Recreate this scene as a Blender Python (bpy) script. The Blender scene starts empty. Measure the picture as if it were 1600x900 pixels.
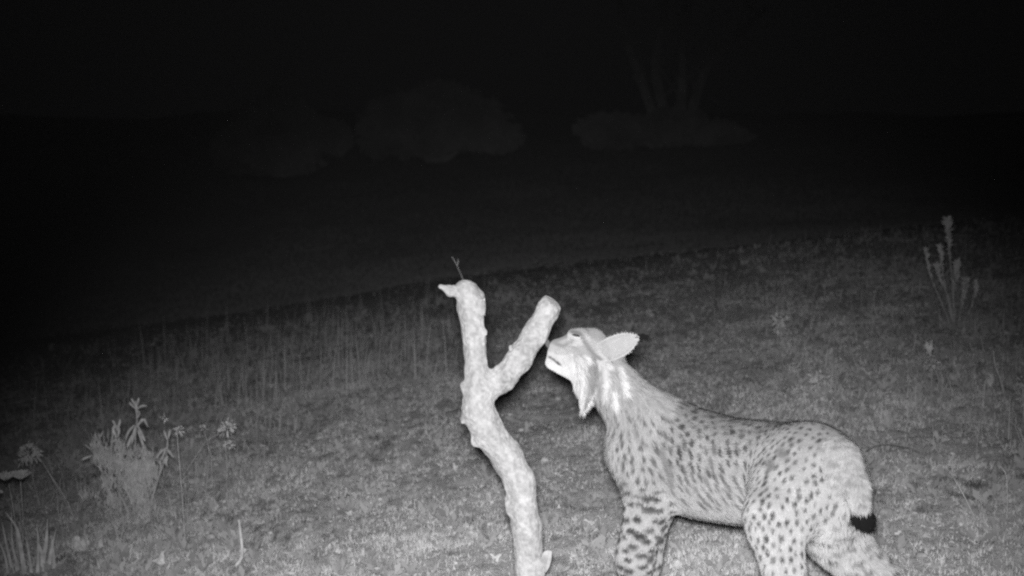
import bpy, math, random
import numpy as np
from mathutils import Vector
from mathutils.kdtree import KDTree
rng = np.random.default_rng(11)
random.seed(5)
sc = bpy.context.scene
C = sc.collection
R = math.radians

# ------------------------------------------------------------------ camera, world, light
CAM_Z, PITCH, F = 0.90, R(4.0), 1931.0          # F: focal length for a 1600 px wide frame
cam_d = bpy.data.cameras.new('camera')
cam = bpy.data.objects.new('camera', cam_d)
C.objects.link(cam)
sc.camera = cam
cam.location = (0, 0, CAM_Z)
cam.rotation_euler = (R(90) - PITCH, 0, 0)
cam_d.sensor_width = 36
cam_d.lens = 36 * F / 1600
cam_d.clip_start = 0.02
cam_d.clip_end = 500
cam_d.dof.use_dof = True
cam_d.dof.focus_distance = 2.55
cam_d.dof.aperture_fstop = 4.5

world = bpy.data.worlds.new('World')
sc.world = world
world.use_nodes = True
bg = world.node_tree.nodes['Background']
bg.inputs[0].default_value = (0.55, 0.55, 0.58, 1)
bg.inputs[1].default_value = 0.0022
# the trail camera's own infrared flash: the lamp this picture was taken by
fl = bpy.data.lights.new('infrared_flash', 'SPOT')
flash = bpy.data.objects.new('infrared_flash', fl)
C.objects.link(flash)
fl.energy = 352
fl.spot_size = R(56)
fl.spot_blend = 1.0
fl.shadow_soft_size = 0.035
fl.color = (1.0, 0.992, 1.0)
flash.location = (-0.008, 0.0, CAM_Z + 0.048)
FLASH_AIM = (0.11, 3.3, -0.10)
flash.rotation_euler = (Vector(FLASH_AIM) - flash.location).to_track_quat('-Z', 'Y').to_euler()
sc.view_settings.view_transform = 'Standard'
sc.view_settings.look = 'None'
sc.view_settings.exposure = 0.0
sc.view_settings.gamma = 1.0
sc.cycles.filter_width = 2.3
sc.cycles.max_bounces = 4
sc.cycles.use_denoising = False
sc.cycles.sample_clamp_indirect = 0.6
sc.cycles.sample_clamp_direct = 3.0

# ------------------------------------------------------------------ helpers
cp, sp_ = math.cos(PITCH), math.sin(PITCH)
def ray(px, py):
    a, b = (px - 800) / F, -(py - 450) / F
    return np.array([a, cp + b * sp_, -sp_ + b * cp])
def P(px, py, d):
    "point at forward distance d seen at pixel (px, py) of the 1600 x 900 frame"
    r = ray(px, py)
    return np.array([0, 0, CAM_Z]) + r * (d / r[1])

def tag(o, label=None, cat=None, group=None, kind=None):
    if label: o['label'] = label
    if cat: o['category'] = cat
    if group: o['group'] = group
    if kind: o['kind'] = kind
    return o

def link(name, me, mat=None, parent=None):
    me.name = name
    o = bpy.data.objects.new(name, me)
    C.objects.link(o)
    if mat: me.materials.append(mat)
    if parent is not None: o.parent = parent
    return o

def empty(name, loc):
    o = bpy.data.objects.new(name, None)
    o.empty_display_size = 0.05
    C.objects.link(o)
    o.location = Vector(loc)
    return o

def make_mesh(V, Fc, smooth=True, sizes=None):
    "V (n,3); Fc (m,k) faces of one size, or list"
    me = bpy.data.meshes.new('m')
    V = np.asarray(V, dtype=np.float32)
    if isinstance(Fc, np.ndarray):
        m, k = Fc.shape
        me.vertices.add(len(V)); me.vertices.foreach_set('co', V.ravel())
        me.loops.add(m * k); me.loops.foreach_set('vertex_index', Fc.astype(np.int32).ravel())
        me.polygons.add(m); me.polygons.foreach_set('loop_start', np.arange(0, m * k, k, dtype=np.int32))
        me.update(calc_edges=True)
    else:
        me.from_pydata(V.tolist(), [], Fc)
    if smooth: me.polygons.foreach_set('use_smooth', np.ones(len(me.polygons), dtype=bool))
    me.update()
    return me

def set_color(me, arr):
    a = me.color_attributes.new('coat', 'FLOAT_COLOR', 'POINT')
    c = np.ones((len(me.vertices), 4), dtype=np.float32)
    if arr.ndim == 1: c[:, :3] = arr[:, None]
    else: c[:, :3] = arr
    a.data.foreach_set('color', c.ravel())

def hash3(i, j, k, s):
    n = (i * 374761393 + j * 668265263 + k * 1274126177 + s * 1442695041) & 0xffffffff
    n = ((n ^ (n >> 13)) * 1274126177) & 0xffffffff
    n = (n ^ (n >> 16)) & 0xffffffff
    return n / 4294967295.0
def vnoise(p, s=0):
    p = np.asarray(p, dtype=np.float64)
    i = np.floor(p).astype(np.int64); f = p - i; f = f * f * (3 - 2 * f)
    out = 0
    for dx in (0, 1):
        for dy in (0, 1):
            for dz in (0, 1):
                w = (f[..., 0] if dx else 1 - f[..., 0]) * (f[..., 1] if dy else 1 - f[..., 1]) * (f[..., 2] if dz else 1 - f[..., 2])
                out = out + w * hash3(i[..., 0] + dx, i[..., 1] + dy, i[..., 2] + dz, s)
    return out
def fbm(p, o=4, s=0):
    p = np.asarray(p, dtype=np.float64)
    t, a, n = 0, 0.5, 0
    for q in range(o):
        t = t + a * vnoise(p * 2 ** q, s + q); n += a; a *= 0.5
    return t / n
def sstep(x, a, b):
    t = np.clip((x - a) / (b - a), 0, 1)
    return t * t * (3 - 2 * t)

def mat_plain(name, col, rough=0.85, nscale=0, namp=0.0, attr=False, spec=0.15, bump=0.0, bscale=200, sheen=0, dr=0.6):
    m = bpy.data.materials.new(name); m.use_nodes = True
    nt = m.node_tree; b = nt.nodes['Principled BSDF']
    b.inputs['Roughness'].default_value = rough
    b.inputs['Diffuse Roughness'].default_value = dr
    b.inputs['Specular IOR Level'].default_value = spec
    if sheen: b.inputs['Sheen Weight'].default_value = sheen
    src = None
    tc = nt.nodes.new('ShaderNodeTexCoord')
    if attr:
        a = nt.nodes.new('ShaderNodeAttribute'); a.attribute_name = 'coat'
        src = a.outputs['Color']
    if nscale:
        nz = nt.nodes.new('ShaderNodeTexNoise'); nz.inputs['Scale'].default_value = nscale
        nz.inputs['Detail'].default_value = 5
        nt.links.new(tc.outputs['Object'], nz.inputs['Vector'])
        mr = nt.nodes.new('ShaderNodeMapRange')
        mr.inputs['From Min'].default_value = 0.3; mr.inputs['From Max'].default_value = 0.7
        mr.inputs['To Min'].default_value = 1 - namp; mr.inputs['To Max'].default_value = 1 + namp
        nt.links.new(nz.outputs['Fac'], mr.inputs['Value'])
        mx = nt.nodes.new('ShaderNodeVectorMath'); mx.operation = 'SCALE'
        if src is not None: nt.links.new(src, mx.inputs[0])
        else: mx.inputs[0].default_value = (col, col, col)
        nt.links.new(mr.outputs[0], mx.inputs['Scale'])
        src = mx.outputs[0]
    if src is not None: nt.links.new(src, b.inputs['Base Color'])
    else: b.inputs['Base Color'].default_value = (col, col, col, 1)
    if bump:
        nb = nt.nodes.new('ShaderNodeTexNoise'); nb.inputs['Scale'].default_value = bscale; nb.inputs['Detail'].default_value = 4
        nt.links.new(tc.outputs['Object'], nb.inputs['Vector'])
        bp = nt.nodes.new('ShaderNodeBump'); bp.inputs['Strength'].default_value = bump; bp.inputs['Distance'].default_value = 0.01
        nt.links.new(nb.outputs['Fac'], bp.inputs['Height']); nt.links.new(bp.outputs['Normal'], b.inputs['Normal'])
    return m

# ------------------------------------------------------------------ the ground
def smax(a, b, k):
    h = np.clip(k - np.abs(a - b), 0, None) / k
    return np.maximum(a, b) + h * h * k * 0.25
def base_z(x, y):
    x = np.asarray(x, dtype=np.float64); y = np.asarray(y, dtype=np.float64)
    ys = np.clip(y, 0, 9)
    xs = 8 * np.tanh(x / 8)
    tilt = np.where(xs > 0, xs * (0.07 + 0.0075 * ys), xs * (0.075 + 0.013 * ys))
    near = tilt + 0.045 * (np.minimum(y, 9.4) - 2.3)
    drop = .02 + .040 * sstep(x, -.5, 2.5)
    near = near - drop * np.clip(y - 8.6, 0, 14) * sstep(y, 8.6, 10.6)
    near = near - 0.05 * np.clip(1.2 - y, 0, 9) * 0
    hill = -0.05 + 0.215 * (y - 11) + 0.03 * xs
    hill = np.minimum(hill, 2.1 + 0.9 * fbm(np.stack([x * .13, y * .13, 0 * x], -1), 3, 12) + 0.02 * (y - 22))
    hill = hill - 0.25 * (fbm(np.stack([x * 0.2, y * 0.2, 0 * x], -1), 3, 7) - 0.5) * 2
    hill = np.where(y > 7, hill, -9)
    return smax(near, hill, 0.9)
def ground_z(x, y):
    x = np.asarray(x, dtype=np.float64); y = np.asarray(y, dtype=np.float64)
    z = base_z(x, y)
    z = z + 0.05 * (fbm(np.stack([x * 1.3, y * 1.3, 0 * x], -1), 3, 21) - 0.5)
    z = z + 0.028 * (fbm(np.stack([x * 9, y * 9, 0 * x], -1), 3, 31) - 0.5)
    return z
def gz(x, y): return float(ground_z(np.array([x]), np.array([y]))[0])
def ghit(px, py):
    r = ray(px, py); o = np.array([0, 0, CAM_Z])
    ts = np.linspace(1.0, 30, 3000)
    pts = o + ts[:, None] * r
    below = pts[:, 2] < ground_z(pts[:, 0], pts[:, 1])
    i = int(np.argmax(below)) if below.any() else len(ts) - 1
    return pts[i]

def spaced(dense0, dense1, step, ext, grow):
    a = list(np.arange(dense0, dense1, step)); s = step
    while a[-1] < ext[1]:
        s *= grow; a.append(a[-1] + s)
    s = step
    while a[0] > ext[0]:
        s *= grow; a.insert(0, a[0] - s)
    return np.array(a)
xs_ = spaced(-1.6, 2.3, 0.014, (-90, 90), 1.035)
ys_ = spaced(1.9, 5.2, 0.014, (-12, 140), 1.03)
X, Y = np.meshgrid(xs_, ys_)
Z = ground_z(X, Y)
amp = sstep(Y, 14, 9)
Z = Z + 0.012 * (fbm(np.stack([X * 40, Y * 40, 0 * X], -1), 3, 41) - 0.5) * amp
V = np.stack([X.ravel(), Y.ravel(), Z.ravel()], -1)
ny, nx = X.shape
idx = np.arange(ny * nx).reshape(ny, nx)
Q = np.stack([idx[:-1, :-1], idx[:-1, 1:], idx[1:, 1:], idx[1:, :-1]], -1).reshape(-1, 4)
gm = bpy.data.materials.new('soil_and_short_grass'); gm.use_nodes = True
nt = gm.node_tree; b = nt.nodes['Principled BSDF']
b.inputs['Roughness'].default_value = 1.0; b.inputs['Diffuse Roughness'].default_value = 0.3; b.inputs['Specular IOR Level'].default_value = 0.05
tc = nt.nodes.new('ShaderNodeTexCoord')
def nznode(scale, det, rough=0.6):
    n = nt.nodes.new('ShaderNodeTexNoise'); n.inputs['Scale'].default_value = scale
    n.inputs['Detail'].default_value = det; n.inputs['Roughness'].default_value = rough
    nt.links.new(tc.outputs['Object'], n.inputs['Vector']); return n
n1, n2, n3 = nznode(1.7, 5), nznode(17, 6, 0.7), nznode(95, 4, 0.7)
ad = nt.nodes.new('ShaderNodeMath'); ad.operation = 'MULTIPLY_ADD'; ad.inputs[1].default_value = 0.8
nt.links.new(n1.outputs['Fac'], ad.inputs[0])
ad2 = nt.nodes.new('ShaderNodeMath'); ad2.operation = 'MULTIPLY_ADD'; ad2.inputs[1].default_value = 0.7
nt.links.new(n2.outputs['Fac'], ad2.inputs[0]); nt.links.new(n3.outputs['Fac'], ad2.inputs[2])
nt.links.new(ad2.outputs[0], ad.inputs[2])
cr = nt.nodes.new('ShaderNodeValToRGB'); e = cr.color_ramp.elements
e[0].position = 0.85 / 2.5; e[0].color = (.46, .46, .46, 1); e[1].position = 1.65 / 2.5; e[1].color = (.74, .74, .74, 1)
dv = nt.nodes.new('ShaderNodeMath'); dv.operation = 'DIVIDE'; dv.inputs[1].default_value = 2.5
nt.links.new(ad.outputs[0], dv.inputs[0]); nt.links.new(dv.outputs[0], cr.inputs[0])
# dimness put into the ground colour, fading the slope away towards the hill
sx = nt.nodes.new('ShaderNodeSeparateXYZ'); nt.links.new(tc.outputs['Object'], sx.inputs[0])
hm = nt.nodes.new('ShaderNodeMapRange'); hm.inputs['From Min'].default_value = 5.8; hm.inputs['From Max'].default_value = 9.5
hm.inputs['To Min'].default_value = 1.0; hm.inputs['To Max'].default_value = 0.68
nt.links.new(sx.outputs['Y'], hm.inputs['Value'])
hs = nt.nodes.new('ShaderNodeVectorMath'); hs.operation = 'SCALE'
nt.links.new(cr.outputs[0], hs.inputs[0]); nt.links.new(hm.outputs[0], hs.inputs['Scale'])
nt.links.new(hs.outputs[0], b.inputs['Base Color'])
bp = nt.nodes.new('ShaderNodeBump'); bp.inputs['Strength'].default_value = 0.7; bp.inputs['Distance'].default_value = 0.012
nt.links.new(ad2.outputs[0], bp.inputs['Height']); nt.links.new(bp.outputs['Normal'], b.inputs['Normal'])
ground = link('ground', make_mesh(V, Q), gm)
tag(ground, kind='structure')
ground['label'] = 'dry uneven pasture ground with short sparse grass sloping up to the right'

# ------------------------------------------------------------------ blade / tube / leaf builders (accumulate into lists)
class MB:
    def __init__(s): s.V = []; s.F = []; s.n = 0
    def add(s, V, Fc):
        V = np.asarray(V, dtype=float)
        s.V.append(V); s.F += [tuple(int(i) + s.n for i in f) for f in Fc]; s.n += len(V)
    def tube(s, pts, rad, k=6):
        pts = np.asarray(pts, dtype=float); n = len(pts)
        rad = np.interp(np.linspace(0, 1, n), np.linspace(0, 1, len(np.atleast_1d(rad))), np.atleast_1d(rad))
        t = np.gradient(pts, axis=0); t /= np.linalg.norm(t, axis=1)[:, None] + 1e-9
        ref = np.array([0.31, 0.9, 0.17]); ref = ref / np.linalg.norm(ref)
        u = np.cross(t, ref); u /= np.linalg.norm(u, axis=1)[:, None] + 1e-9
        v = np.cross(t, u)
        a = np.linspace(0, 2 * np.pi, k, endpoint=False)
        V = pts[:, None] + rad[:, None, None] * (np.cos(a)[None, :, None] * u[:, None] + np.sin(a)[None, :, None] * v[:, None])
        Fc = [(i * k + j, i * k + (j + 1) % k, (i + 1) * k + (j + 1) % k, (i + 1) * k + j) for i in range(n - 1) for j in range(k)]
        Fc.append(tuple(range(k))[::-1]); Fc.append(tuple((n - 1) * k + j for j in range(k)))
        s.add(V.reshape(-1, 3), Fc)
    def leaf(s, pts, w, side=None, fold=0.25, th=0.0006, prof=None):
        "solid leaf along a polyline, widest in the middle, folded along the midrib"
        pts = np.asarray(pts, dtype=float); n = len(pts)
        t = np.gradient(pts, axis=0); t /= np.linalg.norm(t, axis=1)[:, None] + 1e-9
        if side is None: side = np.array([random.uniform(-1, 1), random.uniform(-1, 1) , random.uniform(-1, 1)])
        sd = np.cross(t, side); sd /= np.linalg.norm(sd, axis=1)[:, None] + 1e-9
        nr = np.cross(sd, t)
        q = np.linspace(0, 1, n)
        pw = np.sin(np.pi * (0.08 + 0.9 * q)) ** 0.8 if prof is None else np.interp(q, np.linspace(0, 1, len(prof)), prof)
        hw = w * 0.5 * pw
        Vt = np.stack([pts - sd * hw[:, None] + nr * (fold * hw)[:, None], pts, pts + sd * hw[:, None] + nr * (fold * hw)[:, None]], 1)
        Vb = Vt - nr[:, None] * th
        V = np.concatenate([Vt.reshape(-1, 3), Vb.reshape(-1, 3)]); o = 3 * n
        Fc = []
        for i in range(n - 1):
            a = 3 * i
            for j in (0, 1):
                Fc.append((a + j, a + j + 1, a + j + 4, a + j + 3))
                Fc.append((o + a + j + 3, o + a + j + 4, o + a + j + 1, o + a + j))
            Fc.append((a, a + 3, o + a + 3, o + a)); Fc.append((a + 2, o + a + 2, o + a + 5, a + 5))
        s.add(V, Fc)
    def build(s, name, mat, parent=None, smooth=True, loc=None):
        V = np.concatenate(s.V)
        off = np.zeros(3)
        if parent is not None:
            p = parent
            while p is not None: off = off + np.array(p.location); p = p.parent
        elif loc is not None: off = np.asarray(loc)
        o = link(name, make_mesh(V - off, s.F, smooth), mat, parent)
        if parent is None and loc is not None: o.location = Vector(loc)
        return o
def curve(pts, n=8):
    pts = np.asarray(pts, dtype=float)
    if len(pts) < 3:
        q = np.linspace(0, 1, n)[:, None]; return pts[0] * (1 - q) + pts[-1] * q
    P_ = np.vstack([2 * pts[0] - pts[1], pts, 2 * pts[-1] - pts[-2]])
    out = []
    m = len(pts) - 1
    for q in np.linspace(0, m - 1e-6, n):
        i = int(q); t = q - i; a, b_, c, d = P_[i:i + 4]
        out.append(0.5 * ((2 * b_) + (-a + c) * t + (2 * a - 5 * b_ + 4 * c - d) * t * t + (-a + 3 * b_ - 3 * c + d) * t ** 3))
    return np.array(out)

# ------------------------------------------------------------------ implicit surface -> mesh
class SDF:
    def __init__(s, lo, hi, h):
        s.lo = np.array(lo, float); s.h = h
        s.n = np.ceil((np.array(hi) - s.lo) / h).astype(int) + 1
        s.G = np.full(s.n, 0.2, dtype=np.float32)
        s.ax = [s.lo[i] + h * np.arange(s.n[i]) for i in range(3)]
    def cone(s, a, b_, ra, rb, k=0.03, sc=None, frame=None, sub=False):
        a = np.array(a, float); b_ = np.array(b_, float)
        m = max(ra, rb) * 1.25 + k + 2 * s.h
        lo = np.minimum(a, b_) - m; hi = np.maximum(a, b_) + m
        i0 = np.clip(((lo - s.lo) / s.h).astype(int), 0, s.n - 1); i1 = np.clip(((hi - s.lo) / s.h).astype(int) + 2, 1, s.n)
        if (i1 <= i0).any(): return
        sl = tuple(slice(i0[i], i1[i]) for i in range(3))
        p = np.stack(np.meshgrid(*[s.ax[i][sl[i]] for i in range(3)], indexing='ij'), -1).astype(np.float32)
        d = conedist(p, a, b_, ra, rb, sc, frame)
        g = s.G[sl]
        if sub:
            d = -d; h = np.clip(k - np.abs(g - d), 0, None) / k
            s.G[sl] = np.maximum(g, d) + h * h * k * 0.25
        else:
            h = np.clip(k - np.abs(g - d), 0, None) / k
            s.G[sl] = np.minimum(g, d) - h * h * k * 0.25
    def mesh(s, smooth=2):
        G = s.G; h = s.h; nx, ny, nz = G.shape
        S = G < 0
        cnt = np.zeros((nx - 1, ny - 1, nz - 1), dtype=np.int8)
        offs = [(i, j, k) for i in (0, 1) for j in (0, 1) for k in (0, 1)]
        for i, j, k in offs: cnt += S[i:nx - 1 + i, j:ny - 1 + j, k:nz - 1 + k]
        act = (cnt > 0) & (cnt < 8)
        ci = np.argwhere(act)
        ids = np.full(act.shape, -1, dtype=np.int64); ids[act] = np.arange(len(ci))
        acc = np.zeros((len(ci), 3)); num = np.zeros(len(ci))
        for o in offs:
            for axis in range(3):
                if o[axis]: continue
                o2 = list(o); o2[axis] = 1
                va = G[ci[:, 0] + o[0], ci[:, 1] + o[1], ci[:, 2] + o[2]]; vb = G[ci[:, 0] + o2[0], ci[:, 1] + o2[1], ci[:, 2] + o2[2]]
                x = (va < 0) != (vb < 0)
                t = np.where(x, va / np.where(x, va - vb, 1), 0)
                p = np.array(o, float)[None] + t[:, None] * (np.array(o2) - np.array(o))[None]
                acc += p * x[:, None]; num += x
        Vv = s.lo + h * (ci + acc / num[:, None])
        faces = []
        for axis in range(3):
            a1, a2 = [(1, 2), (2, 0), (0, 1)][axis]
            sl0 = [slice(None)] * 3; sl1 = [slice(None)] * 3
            sl0[axis] = slice(0, -1); sl1[axis] = slice(1, None)
            A = S[tuple(sl0)]; B = S[tuple(sl1)]
            e = np.argwhere(A != B)
            ok = (e[:, a1] > 0) & (e[:, a2] > 0) & (e[:, a1] < G.shape[a1] - 1) & (e[:, a2] < G.shape[a2] - 1)
            e = e[ok]
            inside = A[e[:, 0], e[:, 1], e[:, 2]]
            def cid(d1, d2):
                q = e.copy(); q[:, a1] -= d1; q[:, a2] -= d2
                return ids[q[:, 0], q[:, 1], q[:, 2]]
            q = np.stack([cid(1, 1), cid(0, 1), cid(0, 0), cid(1, 0)], -1)
            q = np.where(inside[:, None], q, q[:, ::-1])
            faces.append(q)
        Fc = np.concatenate(faces)
        # relax
        for _ in range(smooth):
            ac = np.zeros_like(Vv); nn = np.zeros(len(Vv))
            for k in range(4):
                for d in (1, 3):
                    np.add.at(ac, Fc[:, k], Vv[Fc[:, (k + d) % 4]]); np.add.at(nn, Fc[:, k], 1)
            Vv = 0.5 * Vv + 0.5 * ac / np.maximum(nn, 1)[:, None]
        return Vv, Fc
def conedist(p, a, b_, ra, rb, sc=None, frame=None):
    "distance to a tapered capsule; sc squeezes it across the unit axis 'frame'"
    if sc is not None:
        fr = np.asarray(frame, dtype=np.float32); mid = (a + b_) * 0.5
        def sq(q): 
            dq = (q - mid) @ fr
            return q + (dq[..., None] * (1 / sc - 1)) * fr
        p = sq(p); a = sq(a); b_ = sq(b_)
    ba = (b_ - a).astype(np.float32); L = float(ba @ ba) + 1e-12
    pa = p - a.astype(np.float32)
    t = np.clip((pa @ ba) / L, 0, 1)
    d = np.linalg.norm(pa - t[..., None] * ba, axis=-1) - (ra + (rb - ra) * t)
    return d * (min(1, sc) if sc is not None and sc < 1 else 1)
def vnormals(V, Fc):
    n = np.cross(V[Fc[:, 2]] - V[Fc[:, 0]], V[Fc[:, 3]] - V[Fc[:, 1]])
    N = np.zeros_like(V)
    for k in range(4): np.add.at(N, Fc[:, k], n)
    return N / (np.linalg.norm(N, axis=1)[:, None] + 1e-12)

# ------------------------------------------------------------------ LYNX
FWD = P(990, 700, 2.48) - P(1300, 745, 2.13); FWD[2] = 0; FWD /= np.linalg.norm(FWD)
LEFT = np.array([-FWD[1], FWD[0], 0.0])           # its left flank, towards the camera
UP = np.array([0, 0, 1.0])
BACK = -FWD
# name, a, b, ra, rb, k, squeeze, squeeze axis, flow
prims = []
def pr(reg, a, b_, ra, rb, k=0.04, sc=None, fr=None, flow=None):
    a = np.array(a); b_ = np.array(b_)
    if flow is None: flow = b_ - a
    flow = np.array(flow, float); flow /= np.linalg.norm(flow) + 1e-9
    prims.append((reg, a, b_, ra, rb, k, sc, fr, flow))
tf = BACK + np.array([0, 0, -0.25])
T = [P(1276, 742, 2.16), P(1240, 738, 2.22), P(1172, 737, 2.29), P(1105, 728, 2.37), P(1050, 712, 2.44), P(1008, 692, 2.47)]
Tr = [.061, .062, .077, .079, .082, .068]
for i in range(5): pr('torso', T[i], T[i + 1], Tr[i], Tr[i + 1], 0.05, .86, LEFT, tf)
pr('torso', P(1165, 722, 2.29), P(1272, 724, 2.18), .052, .052, 0.05, .9, LEFT, tf)       # loin and croup
pr('torso', P(1040, 668, 2.44), P(1110, 695, 2.37), .036, .040, 0.05, .8, LEFT, tf)        # withers
pr('torso', P(1060, 765, 2.42), P(1150, 777, 2.31), .030, .032, 0.05, .9, LEFT, tf)       # belly
pr('chest', P(1002, 712, 2.46), P(1014, 745, 2.45), .042, .034, 0.04, None, None, [0, 0, -1])
# neck
pr('neck', P(1014, 672, 2.455), P(970, 616, 2.465), .072, .047, 0.05, None, None, [.35, .1, -1])
pr('neck', P(970, 616, 2.465), P(950, 572, 2.47), .047, .033, 0.03, None, None, [.35, .1, -1])
# shoulders and forelegs (left leg is the one towards the camera)
shL, shR = P(1004, 706, 2.45) + LEFT * .030, P(1010, 700, 2.45) - LEFT * .05
elL, elR = P(1013, 782, 2.40), P(1019, 790, 2.47)
wrL, wrR = P(993, 868, 2.38), P(1004, 875, 2.47)
for s_, sh, el, wr in (('L', shL, elL, wrL), ('R', shR, elR, wrR)):
    pr('shoulder', sh, el, .050, .041, 0.035, None, None, [.1, 0, -1])
    w2 = wr + np.array([-.006, 0.004, -.075]); g = gz(w2[0], w2[1])
    w2[2] = g + 0.034
    pr('foreleg', el, wr, .043, .037, 0.02, None, None, [0, 0, -1])
    pr('foreleg', wr, w2, .036, .031, 0.015, None, None, [0, 0, -1])
    toe = w2 + np.array([-.055, .03, -.008])
    pr('paw', w2, toe, .032, .025, 0.015, None, None, [-.7, .3, -.2])
    for q in (-1, -.33, .33, 1):
        t0 = toe + LEFT * .018 * q; pr('paw', t0, t0 + FWD * .018, .0125, .011, 0.008, None, None, FWD)
# hindquarters
hipL, hipR = P(1254, 744, 2.145), P(1298, 748, 2.20)
knL, knR = P(1208, 822, 2.10), P(1306, 822, 2.20)
pr('haunch', hipL, knL, .071, .047, 0.06, .8, LEFT, [-.35, 0, -1])
pr('haunch', P(1280, 748, 2.15), P(1235, 778, 2.12), .050, .052, 0.06, .85, LEFT, [-.2, 0, -1])
pr('haunch', knL + np.array([0, 0, .02]), P(1222, 880, 2.08), .050, .037, 0.02, None, None, [0, 0, -1])
pr('hindleg', P(1222, 880, 2.08), P(1256, 975, 2.07), .036, .024, 0.015, None, None, [0, 0, -1])
def hindfoot(hk):
    ft = hk + FWD * .05 ; ft[2] = gz(ft[0], ft[1]) + .028
    pr('hindleg', hk, ft, .025, .026, 0.012, None, None, [0, 0, -1])
    toe = ft + FWD * .05; pr('paw', ft, toe, .028, .024, 0.012, None, None, FWD)
    for q in (-1, -.33, .33, 1):
        t0 = toe + LEFT * .018 * q; pr('paw', t0, t0 + FWD * .016, .012, .0105, 0.008, None, None, FWD)
hindfoot(P(1256, 975, 2.07))
pr('rump', P(1302, 740, 2.14), P(1312, 780, 2.13), .045, .040, 0.04, None, None, [.2, 0, -1])
pr('inner', P(1300, 780, 2.13), P(1302, 818, 2.13), .038, .034, 0.04, None, None, [.1, 0, -1])
pr('inner', hipR, P(1308, 838, 2.18), .060, .048, 0.04, None, None, [.1, 0, -1])
pr('inner', P(1308, 838, 2.18), P(1367, 910, 2.16), .052, .043, 0.03, None, None, [.5, 0, -1])
pr('inner', P(1367, 910, 2.16), P(1402, 995, 2.15), .043, .024, 0.02, None, None, [.5, 0, -1])
hindfoot(P(1402, 995, 2.15))
# tail
pr('tail', P(1318, 716, 2.08), P(1340, 762, 2.04), .024, .0195, 0.045, None, None, [.1, -.2, -1])
pr('tail', P(1340, 762, 2.04), P(1344, 788, 2.03), .0195, .018, 0.01, None, None, [.1, -.2, -1])
pr('tailtip', P(1345, 808, 2.03), P(1352, 812, 2.03), .0175, .0175, 0.005, None, None, [.3, -.2, -1])
# head
HD = 2.47
DY = np.array([0, 1.0, 0])
pr('head', P(924, 549, HD), P(939, 557, HD), .0355, .029, 0.03, None, None, [1, 0, -.1])
pr('head', P(905, 530, HD), P(925, 534, HD), .0235, .027, 0.02, None, None, [1, 0, .1])
pr('head', P(903, 552, HD), P(920, 560, HD), .034, .036, 0.02, None, None, [.8, 0, -.5])
pr('muzzle', P(898, 548, HD), P(871, 543, HD), .0235, .0150, 0.012, None, None, [1, 0, 0])
pr('muzzle', P(886, 533, HD), P(866, 538, HD), .0100, .0080, 0.010, None, None, [1, 0, 0])
for q in (-1, 1): pr('muzzle', P(864.5, 549.5, HD + .008 * q), P(878, 554, HD + .016 * q), .0120, .0165, 0.006, None, None, [1, 0, -.3])
pr('chin', P(862, 567, HD), P(885, 570, HD), .0138, .0195, 0.015, None, None, [1, 0, -.35])
pr('chin', P(885, 570, HD), P(905, 578, HD), .019, .027, 0.02, None, None, [.7, 0, -.7])
for q in (-1, 1):
    d = HD + .024 * q; x0 = 0 if q < 0 else 8
    pr('ruff', P(911 + x0 * .3, 572, d), P(912 + x0, 604, d - .003), .022, .0125, 0.025, None, None, [.05, 0, -1])
    pr('ruff', P(912 + x0, 604, d - .003), P(911 + x0 * .6, 629, d * .7 + HD * .3), .0125, .0066, 0.025, None, None, [.02, 0, -1])
    pr('ruff', P(911 + x0 * .6, 629, d * .7 + HD * .3), P(908.5 + x0 * .35, 643, d * .6 + HD * .4), .0062, .0024, 0.01, None, None, [.0, 0, -1])
# brow
for q in (-1, 1): pr('head', P(895, 523, HD + .020 * q), P(908, 522, HD + .024 * q), .0120, .0130, 0.01, None, None, [1, 0, 0])

allp = np.array([p for q in prims for p in (q[1], q[2])])
sdf = SDF(allp.min(0) - .13, allp.max(0) + .13, 0.0045)
order = {'torso': 0, 'chest': 0, 'neck': 1, 'shoulder': 2, 'haunch': 3, 'rump': 3, 'inner': 4}
for q in prims:
    sdf.cone(q[1], q[2], q[3], q[4], q[5], q[6], q[7])
# mouth slit
sdf.cone(P(853, 556, HD), P(876, 568, HD), .0022, .0018, 0.004, sc=None, sub=False) if False else None
BV, BF = sdf.mesh(2)
BN = vnormals(BV, BF)

def nearest_region(p):
    best = np.full(len(p), 9.0); reg = np.zeros(len(p), int)
    for i, q in enumerate(prims):
        d = conedist(p.astype(np.float32), q[1], q[2], q[3], q[4], q[6], q[7])
        m = d < best; best = np.where(m, d, best); reg = np.where(m, i, reg)
    return reg
def flow_at(p, n, reg):
    # blended flow of the near primitives
    w = np.zeros(len(p)); f = np.zeros((len(p), 3))
    for q in prims:
        d = conedist(p.astype(np.float32), q[1], q[2], q[3], q[4], q[6], q[7])
        a = np.exp(-np.clip(d, 0, 1) / 0.008)
        f += a[:, None] * q[8]; w += a
    f = f / (w[:, None] + 1e-9)
    f = f - (f * n).sum(1)[:, None] * n
    return f / (np.linalg.norm(f, axis=1)[:, None] + 1e-6)
REG = [q[0] for q in prims]
REGN = np.array(REG)

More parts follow.
